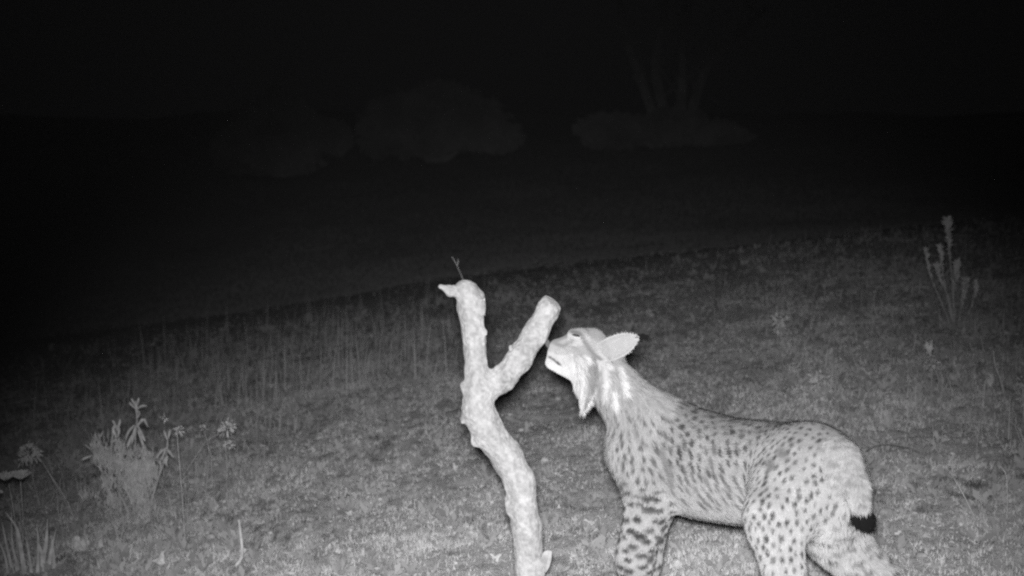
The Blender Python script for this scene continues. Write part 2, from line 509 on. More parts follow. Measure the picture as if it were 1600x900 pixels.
# surface samples
tri = np.concatenate([BF[:, [0, 1, 2]], BF[:, [0, 2, 3]]])
ta = 0.5 * np.linalg.norm(np.cross(BV[tri[:, 1]] - BV[tri[:, 0]], BV[tri[:, 2]] - BV[tri[:, 0]]), axis=1)
def sample(n):
    t = rng.choice(len(tri), n, p=ta / ta.sum())
    u, v = rng.random(n), rng.random(n); m = u + v > 1; u[m] = 1 - u[m]; v[m] = 1 - v[m]
    w = 1 - u - v
    p = BV[tri[t, 0]] * w[:, None] + BV[tri[t, 1]] * u[:, None] + BV[tri[t, 2]] * v[:, None]
    n_ = BN[tri[t, 0]] * w[:, None] + BN[tri[t, 1]] * u[:, None] + BN[tri[t, 2]] * v[:, None]
    n_ /= np.linalg.norm(n_, axis=1)[:, None] + 1e-9
    return p, n_
# --- coat spots: Poisson-placed, shaped by region
SPEC = {  # spacing, radius along flow, radius across, strength
    'torso': (.0165, .0098, .0041, 1.0), 'chest': (.015, .007, .0032, .55), 'neck': (.014, .008, .0030, .32),
    'shoulder': (.0145, .0075, .0033, .78), 'foreleg': (.0175, .0052, .0105, 1.25), 'haunch': (.0124, .0042, .0036, 1.1),
    'hindleg': (.018, .006, .005, .7), 'rump': (.0135, .0042, .0044, .85), 'inner': (.024, .0040, .0110, .75),
    'tail': (.014, .0035, .0100, .40), 'paw': (.02, .004, .004, .4)}
sp_p, sp_n = sample(30000)
sreg = REGN[nearest_region(sp_p)]
ZIN = P(1300, 775, 2.15)[2]
sreg = np.where((sreg == 'inner') & (sp_p[:, 2] > ZIN), 'rump', sreg)
sreg = np.where((sreg == 'neck') & (sp_p[:, 2] < P(1000, 636, 2.45)[2]), 'shoulder', sreg)
sflow = flow_at(sp_p, sp_n, None)
streak = BACK * .50 + np.array([0, 0, -.85])
for i in np.where(sreg == 'torso')[0]:
    q_ = streak - (streak @ sp_n[i]) * sp_n[i]; sflow[i] = q_ / (np.linalg.norm(q_) + 1e-6)
grid = {}
spots = []
for i in range(len(sp_p)):
    r_ = sreg[i]
    if r_ not in SPEC: continue
    s0, al, ac, st = SPEC[r_]
    p = sp_p[i]; n = sp_n[i]
    if r_ == 'torso' and (n[2] < -0.30 + random.uniform(-.3, .15)): continue
    if r_ == 'torso' and n[2] < 0: st *= .7
    if r_ == 'torso' and n[2] > .45: s0, al, ac, st = .0145, .0060, .0044, 1.0
    if r_ == 'shoulder' and p[2] < elL[2] + .045: s0, al, ac, st = .017, .0045, .0100, 1.0
    key = tuple((p / .03).astype(int)); ok = True
    for dx in (-1, 0, 1):
        for dy in (-1, 0, 1):
            for dz in (-1, 0, 1):
                for (pp, ss) in grid.get((key[0] + dx, key[1] + dy, key[2] + dz), ()):
                    if np.sum((pp - p) ** 2) < (0.5 * (s0 + ss)) ** 2: ok = False; break
                if not ok: break
            if not ok: break
        if not ok: break
    if not ok: continue
    grid.setdefault(key, []).append((p, s0))
    sz = random.uniform(.75, 1.25)
    spots.append((p, n, sflow[i], al * sz * random.uniform(.8, 1.3), ac * sz, st * random.uniform(.65, 1.1)))
kd = KDTree(len(spots))
for i, s_ in enumerate(spots): kd.insert(s_[0], i)
kd.balance()
SA = np.array([s_[3] for s_ in spots]); SB = np.array([s_[4] for s_ in spots]); SS = np.array([s_[5] for s_ in spots])
SP = np.array([s_[0] for s_ in spots]); SF = np.array([s_[2] for s_ in spots]); SN = np.array([s_[1] for s_ in spots])
SC = np.cross(SN, SF)
# --- coat and shade strokes painted on the animal: (points, radius, albedo, softness)
def S(pts, r, c, soft=.5): strokes.append((np.array([P(x, y, d) for x, y, d in pts]), r, c, soft))
strokes = []
Dn = HD - .035
for x0_, sh_ in ((899, .46), (905, .50), (913, .44)): S([(x0_ - 2, 556, Dn), (x0_ + 2, 580, Dn), (x0_ + 2, 606, Dn)], .0022, sh_, 1.0)
S([(905, 513, HD), (925, 516, HD), (945, 528, HD)], .012, .40, .9)                       # grey crown
S([(862, 535, HD), (880, 541, Dn + .01), (893, 532, Dn)], .0048, .34, 1.0)               # dark streak over the muzzle
S([(857, 531, HD), (870, 531, HD), (884, 524, HD)], .006, .34, .8)
S([(893, 519, Dn), (902, 520, Dn), (908, 524, Dn)], .0042, .22, .8)                       # closed eye
S([(908, 526, Dn), (916, 540, Dn), (926, 552, Dn), (938, 560, Dn)], .0050, .30, 1.0)       # cheek stripe
S([(893, 542, Dn), (902, 545, Dn), (909, 556, Dn), (912, 574, Dn - .01)], .003, .42, .8)
S([(858, 558, Dn + .02), (866, 562, Dn + .018), (876, 570, Dn + .016)], .0026, .16, .6)   # mouth line
S([(922, 566, Dn), (922, 590, Dn), (920, 612, Dn + .01), (916, 638, Dn)], .0068, .33, .7) # grey edge of the beard
S([(928, 560, Dn), (930, 580, Dn), (926, 606, Dn + .01)], .0060, .27, .8)
S([(945, 572, 2.42), (946, 596, 2.42), (944, 616, 2.41)], .010, .72, 1.2)                  # white neck streaks
S([(965, 572, 2.42), (972, 592, 2.42), (977, 612, 2.41)], .0075, .70, 1.2)
S([(958, 606, 2.41), (960, 622, 2.41), (961, 632, 2.41)], .0075, .74, 1.2)
S([(956, 572, 2.42), (959, 592, 2.42), (958, 603, 2.42)], .0035, .42, .8)
S([(981, 575, 2.42), (988, 600, 2.42), (990, 620, 2.41)], .004, .38, .8)
S([(995, 590, 2.43), (1000, 612, 2.42)], .003, .36, .8)
S([(1185, 738, 2.19), (1203, 715, 2.17), (1222, 700, 2.15)], .011, .20, 1.0)               # shade in the flank fold, painted into the coat
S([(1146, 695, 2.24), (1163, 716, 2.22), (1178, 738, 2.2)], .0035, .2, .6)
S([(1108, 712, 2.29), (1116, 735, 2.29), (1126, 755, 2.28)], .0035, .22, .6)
S([(1030, 700, 2.36), (1040, 725, 2.36), (1047, 752, 2.36)], .009, .25, 1.1)               # painted shade behind the shoulder, to bring out its form
S([(1005, 795, 2.36), (1030, 797, 2.36), (1042, 806, 2.38)], .0036, .13, .5)              # bars of the foreleg
S([(1012, 785, 2.36), (1040, 786, 2.37)], .0030, .16, .6)
S([(1025, 838, 2.35), (1033, 842, 2.37)], .0055, .14, .6)
S([(1008, 868, 2.35), (1030, 864, 2.36)], .0033, .15, .6)
S([(1320, 775, 2.08), (1290, 815, 2.12), (1278, 850, 2.13)], .016, .56, 1.1)               # pale inner thigh
S([(1332, 842, 2.11), (1318, 858, 2.12)], .0038, .30, .6)
S([(1372, 860, 2.11), (1358, 872, 2.11)], .0038, .30, .6)
S([(1345, 885, 2.11), (1352, 893, 2.11)], .0038, .30, .6)

def coat(p, n):
    N_ = len(p); regi = nearest_region(p); rg = REGN[regi]
    c = np.full(N_, .47)
    for nm, v in (('torso', .39), ('neck', .40), ('shoulder', .41), ('foreleg', .48), ('haunch', .47), ('hindleg', .5), ('inner', .47), ('rump', .45),
                  ('tail', .43), ('tailtip', .012), ('chin', .80), ('ruff', .72), ('muzzle', .54), ('head', .50), ('paw', .5), ('chest', .41)):
        c[rg == nm] = v
    trunk = np.isin(rg, ['torso', 'shoulder', 'haunch', 'rump'])
    c = np.where(trunk, c * (1 - .36 * sstep(n[:, 2], .35, .95)), c)              # greyer back
    c = np.where(rg == 'torso', c * (1 + .18 * sstep(n[:, 2], .1, -.6)), c)        # paler belly
    cheek = (rg == 'head') & (n[:, 2] < 0.25); c = np.where(cheek, .64, c)
    top = (rg == 'head') & (n[:, 2] > 0.5); c = np.where(top, .40, c)
    c = np.where((rg == 'muzzle') & (n[:, 2] < .1), .68, c)
    c = c * (.80 + .40 * fbm(p * 60, 4, 5))
    # spots
    dark = np.zeros(N_)
    jit = (vnoise(p * 130, 77) - .5) * .5
    for i in range(N_):
        if rg[i] not in SPEC: continue
        for (co, j, dd) in kd.find_n(p[i], 3):
            if dd > .028: continue
            v = p[i] - SP[j]
            e = math.sqrt((v @ SF[j] / SA[j]) ** 2 + (v @ SC[j] / SB[j]) ** 2) + jit[i]
            if e < 1.35:
                k = 1 if e < .65 else (1.35 - e) / .7
                dark[i] = max(dark[i], k * SS[j])
    dark = np.clip(dark, 0, .95); c = c * (1 - dark) + .055 * dark
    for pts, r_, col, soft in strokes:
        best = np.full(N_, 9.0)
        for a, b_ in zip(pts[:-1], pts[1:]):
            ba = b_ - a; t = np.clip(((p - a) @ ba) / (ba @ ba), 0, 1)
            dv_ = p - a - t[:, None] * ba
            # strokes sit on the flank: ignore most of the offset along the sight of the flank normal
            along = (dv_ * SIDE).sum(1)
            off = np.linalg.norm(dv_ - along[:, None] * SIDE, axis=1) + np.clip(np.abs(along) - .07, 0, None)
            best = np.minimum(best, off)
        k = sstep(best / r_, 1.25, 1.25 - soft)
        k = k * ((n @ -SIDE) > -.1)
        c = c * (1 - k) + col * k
    return c
SIDE = np.array([.18, .98, 0.0]); SIDE /= np.linalg.norm(SIDE)
vc = coat(BV, BN)
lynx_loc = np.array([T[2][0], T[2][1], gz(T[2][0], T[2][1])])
lynx = empty('lynx', lynx_loc)
tag(lynx, 'spotted lynx with bearded ruff and black tail tip sniffing the forked branch', 'lynx')
m_skin = mat_plain('lynx_hide', .5, rough=.95, attr=True, spec=.02)
m_fur = mat_plain('lynx_fur', .5, rough=.9, attr=True, spec=.05)
bm_ = make_mesh(BV - lynx_loc, BF)
set_color(bm_, vc * .9)
body = link('body', bm_, m_skin, lynx)

# --- fur: one slim tapered blade per tuft of hair, following the lie of the coat
NH = 330000
hp, hn = sample(NH)
front = rng.random(NH) < np.where((hn @ np.array([0, -1, 0])) > -.35, 1, .35)
hp, hn = hp[front], hn[front]; NH = len(hp)
hreg = REGN[nearest_region(hp)]
hfl = flow_at(hp, hn, None)
hc = coat(hp, hn)
LEN = {'torso': .013, 'chest': .017, 'neck': .017, 'shoulder': .012, 'foreleg': .0065, 'haunch': .0065, 'hindleg': .008, 'rump': .013, 'inner': .012,
       'tail': .010, 'tailtip': .010, 'head': .007, 'muzzle': .0035, 'chin': .006, 'ruff': .018, 'paw': .006}
hl = np.array([LEN[r_] for r_ in hreg]) * rng.uniform(.6, 1.3, NH) * np.where(hreg == 'tailtip', rng.uniform(.5, 1.5, NH), 1)
lift = np.where(np.isin(hreg, ['ruff', 'neck']), .16, .30) * rng.uniform(.5, 1.6, NH)
# clumping
cl = np.stack([vnoise(hp * 90, 1), vnoise(hp * 90, 2), vnoise(hp * 90, 3)], -1) - .5
d = hfl + cl * np.where(np.isin(hreg, ['ruff', 'chin', 'muzzle', 'head']), .25, .7)[:, None] + rng.normal(0, .16, (NH, 3))
d = d - (d * hn).sum(1)[:, None] * hn
d /= np.linalg.norm(d, axis=1)[:, None] + 1e-9
d = d + hn * lift[:, None]; d /= np.linalg.norm(d, axis=1)[:, None]
side = np.cross(d, hn); side /= np.linalg.norm(side, axis=1)[:, None] + 1e-9
w = np.where(np.isin(hreg, ['muzzle', 'chin', 'head', 'ruff']), .00055, .0009) * rng.uniform(.7, 1.3, NH)
root = hp - hn * .001
HV = np.stack([root - side * w[:, None], root + side * w[:, None], root + d * hl[:, None]], 1)
hj = hn + rng.normal(0, .33, (NH, 3)); hj /= np.linalg.norm(hj, axis=1)[:, None]     # hairs point every way about the hide
HN = np.repeat(hj[:, None], 3, 1)
hc = hc * rng.uniform(.78, 1.22, NH)
HC = np.stack([hc * .92, hc * .92, hc * 1.12], 1)
fm = make_mesh(HV.reshape(-1, 3) - lynx_loc, np.arange(NH * 3).reshape(-1, 3))
set_color(fm, np.clip(HC.ravel(), 0, .9))
fm.normals_split_custom_set_from_vertices(HN.reshape(-1, 3).astype(np.float32))
fur = link('fur', fm, m_fur, lynx)
tag(fur, kind='stuff')

# --- ears, tufts, nose, eyes, whiskers, claws
m_ear = mat_plain('ear_skin', .55, rough=.9, attr=True, spec=.03)
m_dark = mat_plain('lynx_black', .012, rough=.7)
m_nose = mat_plain('nose_leather', .16, rough=.5, nscale=300, namp=.3)
m_eye = mat_plain('lynx_eye', .05, rough=.15, spec=.5)
m_whisk = mat_plain('whisker', .8, rough=.4)
def make_ear(base, tip, axis_out, nrm, width):
    "cupped leaf-shaped shell open towards nrm"
    L_ = tip - base; ln = np.linalg.norm(L_); u = L_ / ln
    nrm = nrm - (nrm @ u) * u; nrm /= np.linalg.norm(nrm); s_ = np.cross(u, nrm)
    n, m = 18, 17
    V_, col = [], []
    prof = np.interp(np.linspace(0, 1, n), [0, .12, .3, .5, .7, .85, .95, 1], [.80, .95, 1, .96, .78, .50, .24, .03])
    for lay in (0, 1):
        for i in range(n):
            q = i / (n - 1)
            for j in range(m):
                v = j / (m - 1) * 2 - 1
                hw = width * .5 * prof[i]
                ang = v * 1.15
                x = math.sin(ang) / math.sin(1.15) * hw
                dep = (math.cos(ang) - math.cos(1.15)) * hw * .7
                pnt = base + u * (ln * q) + s_ * x - nrm * dep + nrm * (.004 * q)
                pnt = pnt - nrm * (.0016 * lay) 
                V_.append(pnt)
                edge = abs(v) > .8 or q > .93
                inner = .50 if not edge else .58
                if .62 < abs(v) < .8: inner = .45
                if q < .2: inner *= .9
                col.append(inner if lay == 0 else (.05 if .2 < q < .9 and abs(v) > 10 else .3))
    Fc = []
    o_ = n * m
    for i in range(n - 1):
        for j in range(m - 1):
            a = i * m + j
            Fc.append((a, a + 1, a + m + 1, a + m)); Fc.append((o_ + a + m, o_ + a + m + 1, o_ + a + 1, o_ + a))
        a = i * m; Fc.append((a, a + m, o_ + a + m, o_ + a)); a = i * m + m - 1; Fc.append((a, o_ + a, o_ + a + m, a + m))
    for j in range(m - 1):
        a = (n - 1) * m + j; Fc.append((a, a + 1, o_ + a + 1, o_ + a))
    V_ = np.array(V_)
    return V_, Fc, np.array(col), u, s_, nrm
for q in (-1, 1):
    dd = HD - .036 if q < 0 else HD + .045
    b0 = P(940, 552, dd) if q < 0 else P(946, 545, dd)
    t0 = P(999, 526, dd - .012) if q < 0 else P(990, 526, dd + .03)
    V_, Fc, col, u, s_, nr = make_ear(b0, t0, None, np.array([-.08, -1, .12]) if q < 0 else np.array([-.3, .6, .5]), .047)
    me = make_mesh(V_ - lynx_loc, Fc)
    set_color(me, col)
    ear = link('ear', me, m_ear, lynx)
    if q < 0: ear['label'] = 'pale inner side of the ear turned towards the camera'
    # fur fringe
    mb = MB()
    for i in range(900):
        qq = random.random() ** .8; v = random.uniform(-1, 1); k = int(qq * 17) * 17 + int((v + 1) * 8.49)
        r0 = V_[k] + nr * .0004 + np.random.default_rng(i).normal(0, .0012, 3)
        ed = abs(v) > .8
        dr = u * 1.0 + s_ * (v * (.9 if ed else -.1)) + nr * random.uniform(.05, .35) + np.random.default_rng(i + 7).normal(0, .15, 3)
        dr /= np.linalg.norm(dr); L1 = random.uniform(.0012, .0032)
        sd_ = np.cross(dr, nr); sd_ /= np.linalg.norm(sd_)
        mb.add([r0 - sd_ * .0004, r0 + sd_ * .0004, r0 + dr * L1], [(0, 1, 2)])
    eh = mb.build('ear_hair', m_whisk if False else mat_plain('ear_hair', .62, rough=.95, nscale=80, namp=.2), ear)
    tag(eh, kind='stuff')
    # black tuft
    mb = MB()
    for i in range(44):
        a = t0 - u * random.uniform(0, .006) + np.random.default_rng(90 + i).normal(0, .001, 3)
        pts = [a, a + u * .010 + UP * random.uniform(-.006, .0) + np.random.default_rng(i).normal(0, .002, 3),
               a + u * random.uniform(.018, .030) + UP * random.uniform(-.020, -.008) + np.random.default_rng(40 + i).normal(0, .002, 3)]
        mb.tube(curve(pts, 5), [.0008, .0007, .0002], 3)
    mb.build('ear_tuft', m_dark, ear)
mb = MB()
a = P(856.5, 535, HD)
for q in (-1, 0, 1):
    mb.tube(curve([a + DY * .007 * q + np.array([.002, 0, .003]), a + DY * .0065 * q + np.array([-.002, 0, -.001]), a + DY * .004 * q + np.array([.001, 0, -.010])], 7), [.003, .0052, .0025], 8)
nose = mb.build('nose', m_nose, lynx)
for q in (-1, 1):
    mb = MB(); c0 = P(899, 521, HD) + DY * (.0335 * q)
    mb.tube(curve([c0 + np.array([-.009, 0, .001]), c0 + DY * .002 * q, c0 + np.array([.010, 0, -.003])], 9), [.0005, .0020, .0027, .0020, .0005], 8)
    mb.build('eye', m_eye, lynx)
for q in (-1, 1):
    for i in range(8):
        mb = MB()
        c0 = P(869 + random.uniform(-4, 6), 547 + random.uniform(-4, 6), HD + .020 * q)
        L1 = random.uniform(.045, .075)
        e1 = c0 + np.array([random.uniform(.1, .5), q * .75, random.uniform(-.75, .1)]) * L1
        mb.tube(curve([c0, (c0 + e1) / 2 + UP * .006, e1], 7), [.00035, .0001], 3)
        mb.build('whisker', m_whisk, lynx)

# ------------------------------------------------------------------ FORKED BRANCH
SD = 2.42
sd_ = SDF(P(670, 1060, SD) - np.array([.02, .10, .03]), P(895, 425, SD) + np.array([.02, .16, .02]), 0.0032)
def tr(pts, k=.02):
    p3 = [(P(x, y, d), r_) for x, y, d, r_ in pts]
    for (a, ra), (b_, rb) in zip(p3[:-1], p3[1:]): sd_.cone(a, b_, ra, rb, k)
px = SD / F
tr([(838, 1010, 2.42, 27 * px), (833, 960, 2.42, 25.5 * px), (828, 890, 2.42, 24 * px), (822, 820, 2.42, 24 * px), (812, 755, 2.42, 24.5 * px), (792, 712, 2.42, 25 * px),
    (764, 676, 2.42, 26 * px), (746, 640, 2.42, 25 * px), (747, 608, 2.42, 23 * px), (744.5, 578, 2.425, 19 * px), (741, 525, 2.43, 18.5 * px), (735.5, 478, 2.435, 20.5 * px), (731, 455, 2.43, 16 * px)], .006)
tr([(752, 617, 2.42, 16 * px), (784, 592, 2.43, 20.5 * px), (813, 559, 2.44, 20 * px), (836, 521, 2.45, 19.5 * px), (855, 484, 2.46, 17 * px), (860, 476, 2.465, 15 * px)], .012)
tr([(731, 458, 2.43, 15 * px), (724, 449, 2.43, 12 * px)], .01)
tr([(722, 457, 2.43, 9 * px), (704, 454, 2.42, 6 * px), (688, 447, 2.41, 4.5 * px)], .012)
tr([(745, 462, 2.44, 11 * px), (750, 482, 2.43, 9 * px)], .008)
for x, y, r_ in ((724, 603, 6), (757, 488, 3), (760, 517, 3), (797, 542, 5), (740, 690, 5), (792, 781, 5), (796, 795, 4), (721, 655, 4), (757, 467, 4), (790, 755, 3), (826, 737, 3)):
    tr([(x, y, 2.415, r_ * px * .6), (x + 1, y + 5, 2.41, r_ * px * .55)], .014)
# sawn-off tip of the right fork
axis = P(862, 470, 2.467) - P(846, 503, 2.455); axis /= np.linalg.norm(axis)
SV, SF_ = sd_.mesh(1)
SNn = vnormals(SV, SF_)
cut = (SV - P(863.5, 469, 2.467)) @ (axis + np.array([.25, -.5, 0])) / np.linalg.norm(axis + np.array([.25, -.5, 0]))
SV = SV - SNn * 0
cn = (axis + np.array([.25, -.5, 0])); cn /= np.linalg.norm(cn)
near_tip = np.linalg.norm(SV - P(860, 476, 2.465), axis=1) < .05
over = (cut > 0) & near_tip
SV = np.where(over[:, None], SV - cn * cut[:, None], SV)
q3 = SV * np.array([1, 1, .22])
disp = .0055 * (fbm(q3 * 95, 4, 3) - .5) + .006 * (fbm(SV * 24, 3, 9) - .5)
SV = SV + SNn * (disp * (1 - .8 * over))[:, None]
bark = .52 + .30 * (fbm(SV * np.array([60, 60, 22]), 4, 15) - .5) + .42 * (fbm(SV * 190, 2, 19) - .5)
lich = sstep(fbm(SV * 34, 4, 25), .56, .66)
bark = np.clip(bark * (1 - .06 * lich) + .06 * sstep(fbm(SV * 48, 3, 35), .60, .68), .22, .86)
bark = np.where(over, .60 + .1 * fbm(SV * 60, 2, 5), bark)
br_loc = np.array([P(838, 1000, SD)[0], SD, gz(P(838, 1000, SD)[0], SD)])
branch = empty('forked_branch', br_loc)
tag(branch, 'pale barkless forked branch stuck upright in the ground left of the lynx', 'branch')
m_bark = mat_plain('bleached_wood', .5, rough=.8, attr=True, spec=.04, dr=.25, bump=.5, bscale=140)
me = make_mesh(SV - br_loc, SF_)
set_color(me, bark)
link('stem', me, m_bark, branch)
m_flake = mat_plain('bark_flake', .5, rough=.9, nscale=60, namp=.3, bump=.4)
for pts, wd in (([(850, 893, 2.41), (856, 877, 2.405), (860, 862, 2.40)], .013), ([(848, 885, 2.40), (852, 868, 2.398), (857, 862, 2.395)], .014)):
    mb = MB(); mb.leaf(curve([P(*p) for p in pts], 7), wd, side=np.array([.1, -1, 0.1]), fold=.3, th=.004, prof=[.7, 1, .9, .8, .45])
    mb.build('bark_flake', m_flake, branch)

# ------------------------------------------------------------------ PLANTS
m_leaf = mat_plain('dusty_leaf', .66, rough=.8, nscale=40, namp=.3)
m_leafp = mat_plain('pale_leaf', .72, rough=.8, nscale=40, namp=.3)
m_stalk = mat_plain('dry_stalk', .55, rough=.8, nscale=60, namp=.35)
m_stalkd = mat_plain('dark_stalk', .16, rough=.8, nscale=60, namp=.3)
m_litter = mat_plain('dry_litter_leaf', .78, rough=.85, nscale=90, namp=.25, bump=.3)
nr_ = np.random.default_rng(3)
def px3(p, d): return P(p[0], p[1], d)
def leafy(mb, a, dirn, L1, w_, droop=.5):
    dirn = dirn / np.linalg.norm(dirn)
    pts = curve([a, a + dirn * L1 * .5, a + dirn * L1 - UP * L1 * droop], 5)
    mb.leaf(pts, w_, side=np.array([nr_.normal(), nr_.normal(), .4]))

# --- left bush with drooping-leaf shoots
g = ghit(215, 805); DB = g[1]
bush = empty('leafy_bush', g)
tag(bush, 'bushy herb with a tall drooping-leaved shoot at the left of the picture', 'bush')
spx = DB / F
main = [[(215, 812), (214, 740), (211, 690), (214, 655), (211, 632)], [(190, 812), (184, 740), (181, 700), (182, 665)], [(228, 812), (248, 745), (260, 710), (262, 680)],
        [(205, 812), (178, 750), (152, 700)], [(210, 812), (205, 745), (196, 702)], [(222, 812), (234, 750), (238, 706)], [(196, 812), (168, 770), (160, 735)], [(220, 812), (222, 760), (226, 715)]]
for k, st in enumerate(main):
    mb = MB(); pts = curve([P(x, y, DB + .03 * math.sin(k * 2)) for x, y in st], 12)
    mb.tube(pts, [.0035, .002], 5); mb.build('stem', m_stalk, bush)
L_ = [((213, 668), (224, 655), (231, 667), .012), ((214, 662), (222, 680), (227, 690), .012), ((212, 664), (208, 682), (206, 694), .011), ((210, 664), (200, 676), (196, 690), .010),
      ((213, 640), (222, 634), (230, 635), .009), ((211, 638), (204, 631), (202, 628), .008), ((213, 636), (216, 626), (217, 621), .008), ((211, 634), (207, 626), (205, 622), .007), ((214, 648), (213, 636), (211, 626), .012),
      ((215, 672), (222, 690), (226, 704), .010), ((211, 672), (202, 690), (199, 702), .010), ((213, 655), (218, 645), (212, 640), .009),
      ((183, 672), (178, 660), (175, 657), .009), ((184, 672), (187, 660), (188, 654), .009), ((182, 684), (177, 672), (180, 662), .012), ((184, 684), (186, 672), (183, 664), .010), ((183, 686), (176, 690), (173, 698), .008),
      ((143, 712), (133, 716), (127, 719), .009), ((262, 690), (258, 678), (256, 672), .008), ((262, 688), (265, 676), (266, 670), .008), ((260, 700), (266, 708), (272, 716), .010), ((259, 702), (255, 712), (252, 720), .009),
      ((262, 712), (259, 722), (262, 730), .012), ((244, 716), (252, 706), (262, 698), .008)]
for a, b_, c_, w_ in L_:
    dz = nr_.normal(0, .008)
    mb = MB(); mb.leaf(curve([P(a[0], a[1], DB), P(b_[0], b_[1], DB + dz - .004), P(c_[0], c_[1], DB + dz)], 6), w_ * .75, side=np.array([.1, -1, .15]))
    mb.build('leaf', m_leafp, bush)
mb = MB()
blobs = [((170, 716), 30, 26, 260), ((205, 728), 34, 26, 260), ((232, 735), 22, 26, 200), ((215, 765), 28, 30, 260), ((168, 760), 12, 20, 50), ((175, 790), 16, 12, 45), ((140, 780), 16, 10, 40), ((190, 745), 24, 24, 150), ((155, 705), 14, 20, 100), ((225, 795), 20, 14, 80)]
for (cx, cy), rx, ry, n in blobs:
    for i in range(int(n * 2.2)):
        v = nr_.normal(0, .5, 3); 
        if np.linalg.norm(v) > 1.15: continue
        a = P(cx + v[0] * rx, cy + v[2] * ry, DB + v[1] * rx * spx)
        if vnoise(a[None] * 38, 17)[0] < .36: continue
        leafy(mb, a, np.array([nr_.normal(0, .30), nr_.normal(0, .3), nr_.uniform(.7, 1.5)]), nr_.uniform(.014, .042), nr_.uniform(.002, .0055), .12)
fo = mb.build('foliage', m_leaf, bush); tag(fo, kind='stuff')

# --- right plant with upright spikes
g = ghit(1492, 512); DR = g[1]
rp = empty('spiked_plant', g)
tag(rp, 'upright plant with several blunt flower spikes on the dark slope at right', 'plant')
rsp = DR / F
spikes = [([(1492, 515), (1488, 440), (1484, 400), (1481, 345)], 345, 392, 6.5), ([(1488, 515), (1470, 470), (1455, 435), (1446, 392)], 388, 437, 4.5),
          ([(1490, 515), (1480, 460), (1474, 430), (1469, 388)], 386, 408, 5), ([(1490, 515), (1484, 470), (1470, 440), (1464, 415)], 412, 445, 5),
          ([(1492, 515), (1490, 460), (1494, 430), (1497, 412)], 411, 450, 6), ([(1496, 515), (1502, 480), (1508, 455), (1509, 440)], 438, 470, 6), ([(1500, 515), (1518, 480), (1525, 455), (1526, 442)], 442, 470, 4)]
for k, (st, y0, y1, wd) in enumerate(spikes):
    dd = DR + .03 * math.sin(k * 3.1)
    pts = curve([P(x, y, dd) for x, y in st], 16)
    mb = MB(); mb.tube(pts, [.004, .003], 5); stem = mb.build('stem', m_stalk, rp)
    mb = MB()
    zt = P(1480, y0, dd)[2]; zb = P(1480, y1 + 14, dd)[2]
    for i in range(150):
        q = nr_.random() ** .75
        z = zb + (zt - zb) * q
        j = np.interp(z, pts[:, 2], np.arange(len(pts))); i0 = min(int(j), len(pts) - 2); a = pts[i0] + (pts[i0 + 1] - pts[i0]) * (j - i0)
        L1 = wd * rsp * (.5 + .8 * q) * nr_.uniform(.6, 1.2)
        leafy(mb, a, np.array([nr_.normal(0, .6), nr_.normal(0, .6), nr_.uniform(.6, 1.3)]), L1 * 1.4, L1 * .42, .1)
    mb.build('flower_spike', m_leafp, rp)
mb = MB()
for i in range(360):
    cx, cy = nr_.normal(1492, 17), nr_.uniform(430, 515)
    leafy(mb, P(cx, cy, DR + nr_.normal(0, .05)), np.array([nr_.normal(0, .3), nr_.normal(0, .3), 1]), nr_.uniform(.02, .05), nr_.uniform(.003, .006), .1)
fo = mb.build('foliage', mat_plain('dull_leaf', .35, nscale=30, namp=.3), rp); tag(fo, kind='stuff')

# --- slender single things: (name, label, category, list of stems[(px,py)...], base pixel, radius, leaves, group)
def stalk(name, label, cat, stems, base, rad=.0022, mat=m_stalk, heads=(), group=None, blade=False, dd=None):
    g = ghit(*base); D_ = g[1] if dd is None else dd
    g = g if dd is None else np.array([P(*base, D_)[0], D_, gz(P(*base, D_)[0], D_)])
    root_ = empty(name, g)
    tag(root_, label, cat, group)
    for st in stems:
        mb = MB(); pts = curve([P(x, y, D_ + .015 * math.sin(i + st[0][0])) for i, (x, y) in enumerate(st)], 12)
        if blade: mb.leaf(pts, rad * 2.4, side=np.array([.15, -1, .1]), prof=[1, 1, .8, .5, .1], th=.0004)
        else: mb.tube(pts, [rad, rad * .6], 5)
        mb.build('blade' if blade else 'stem', mat, root_)
    for (hx, hy, hr, n, kind) in heads:
        mb = MB(); c0 = P(hx, hy, D_)
        for i in range(int(n * 1.8)):
            v = nr_.normal(0, 1, 3); v /= np.linalg.norm(v)
            if kind == 'umbel':
                v[2] = abs(v[2]) * .35; a = c0 + v * hr * D_ / F * nr_.uniform(.3, 1)
                mb.tube([c0 - UP * .5 * hr * D_ / F, a], [.0005, .0005], 3)
                leafy(mb, a, np.array([nr_.normal(), nr_.normal(), .8]), .008, .005, .1)
            elif kind == 'tuft':
                a = c0 + v * hr * D_ / F * np.array([.35, .35, .9]) * nr_.uniform(.2, 1)
                leafy(mb, a, np.array([nr_.normal(0, .5), nr_.normal(0, .5), 1]), hr * D_ / F * .6, .004, .1)
            else:
                a = c0 + v * hr * D_ / F * nr_.uniform(.3, 1)
                leafy(mb, a, v + np.array([0, 0, .3]), hr * D_ / F * nr_.uniform(.25, .7), hr * D_ / F * .17, .35)
        mb.build({'umbel': 'flower_head', 'tuft': 'seed_head', 'leaf': 'leaf_cluster'}[kind], m_leafp if mat is m_stalk else mat, root_)
    return root_
G1 = 'slim dry stalks standing in the grass'
stalk('white_umbel', 'pale flat flower heads cut by the left edge of the picture', 'flower', [[(30, 900), (24, 820), (14, 756)], [(34, 900), (36, 820), (32, 752)]], (32, 895), .0018, m_stalk,
      [(8, 744, 16, 60, 'umbel'), (32, 742, 16, 60, 'umbel'), (-6, 770, 9, 20, 'umbel')])
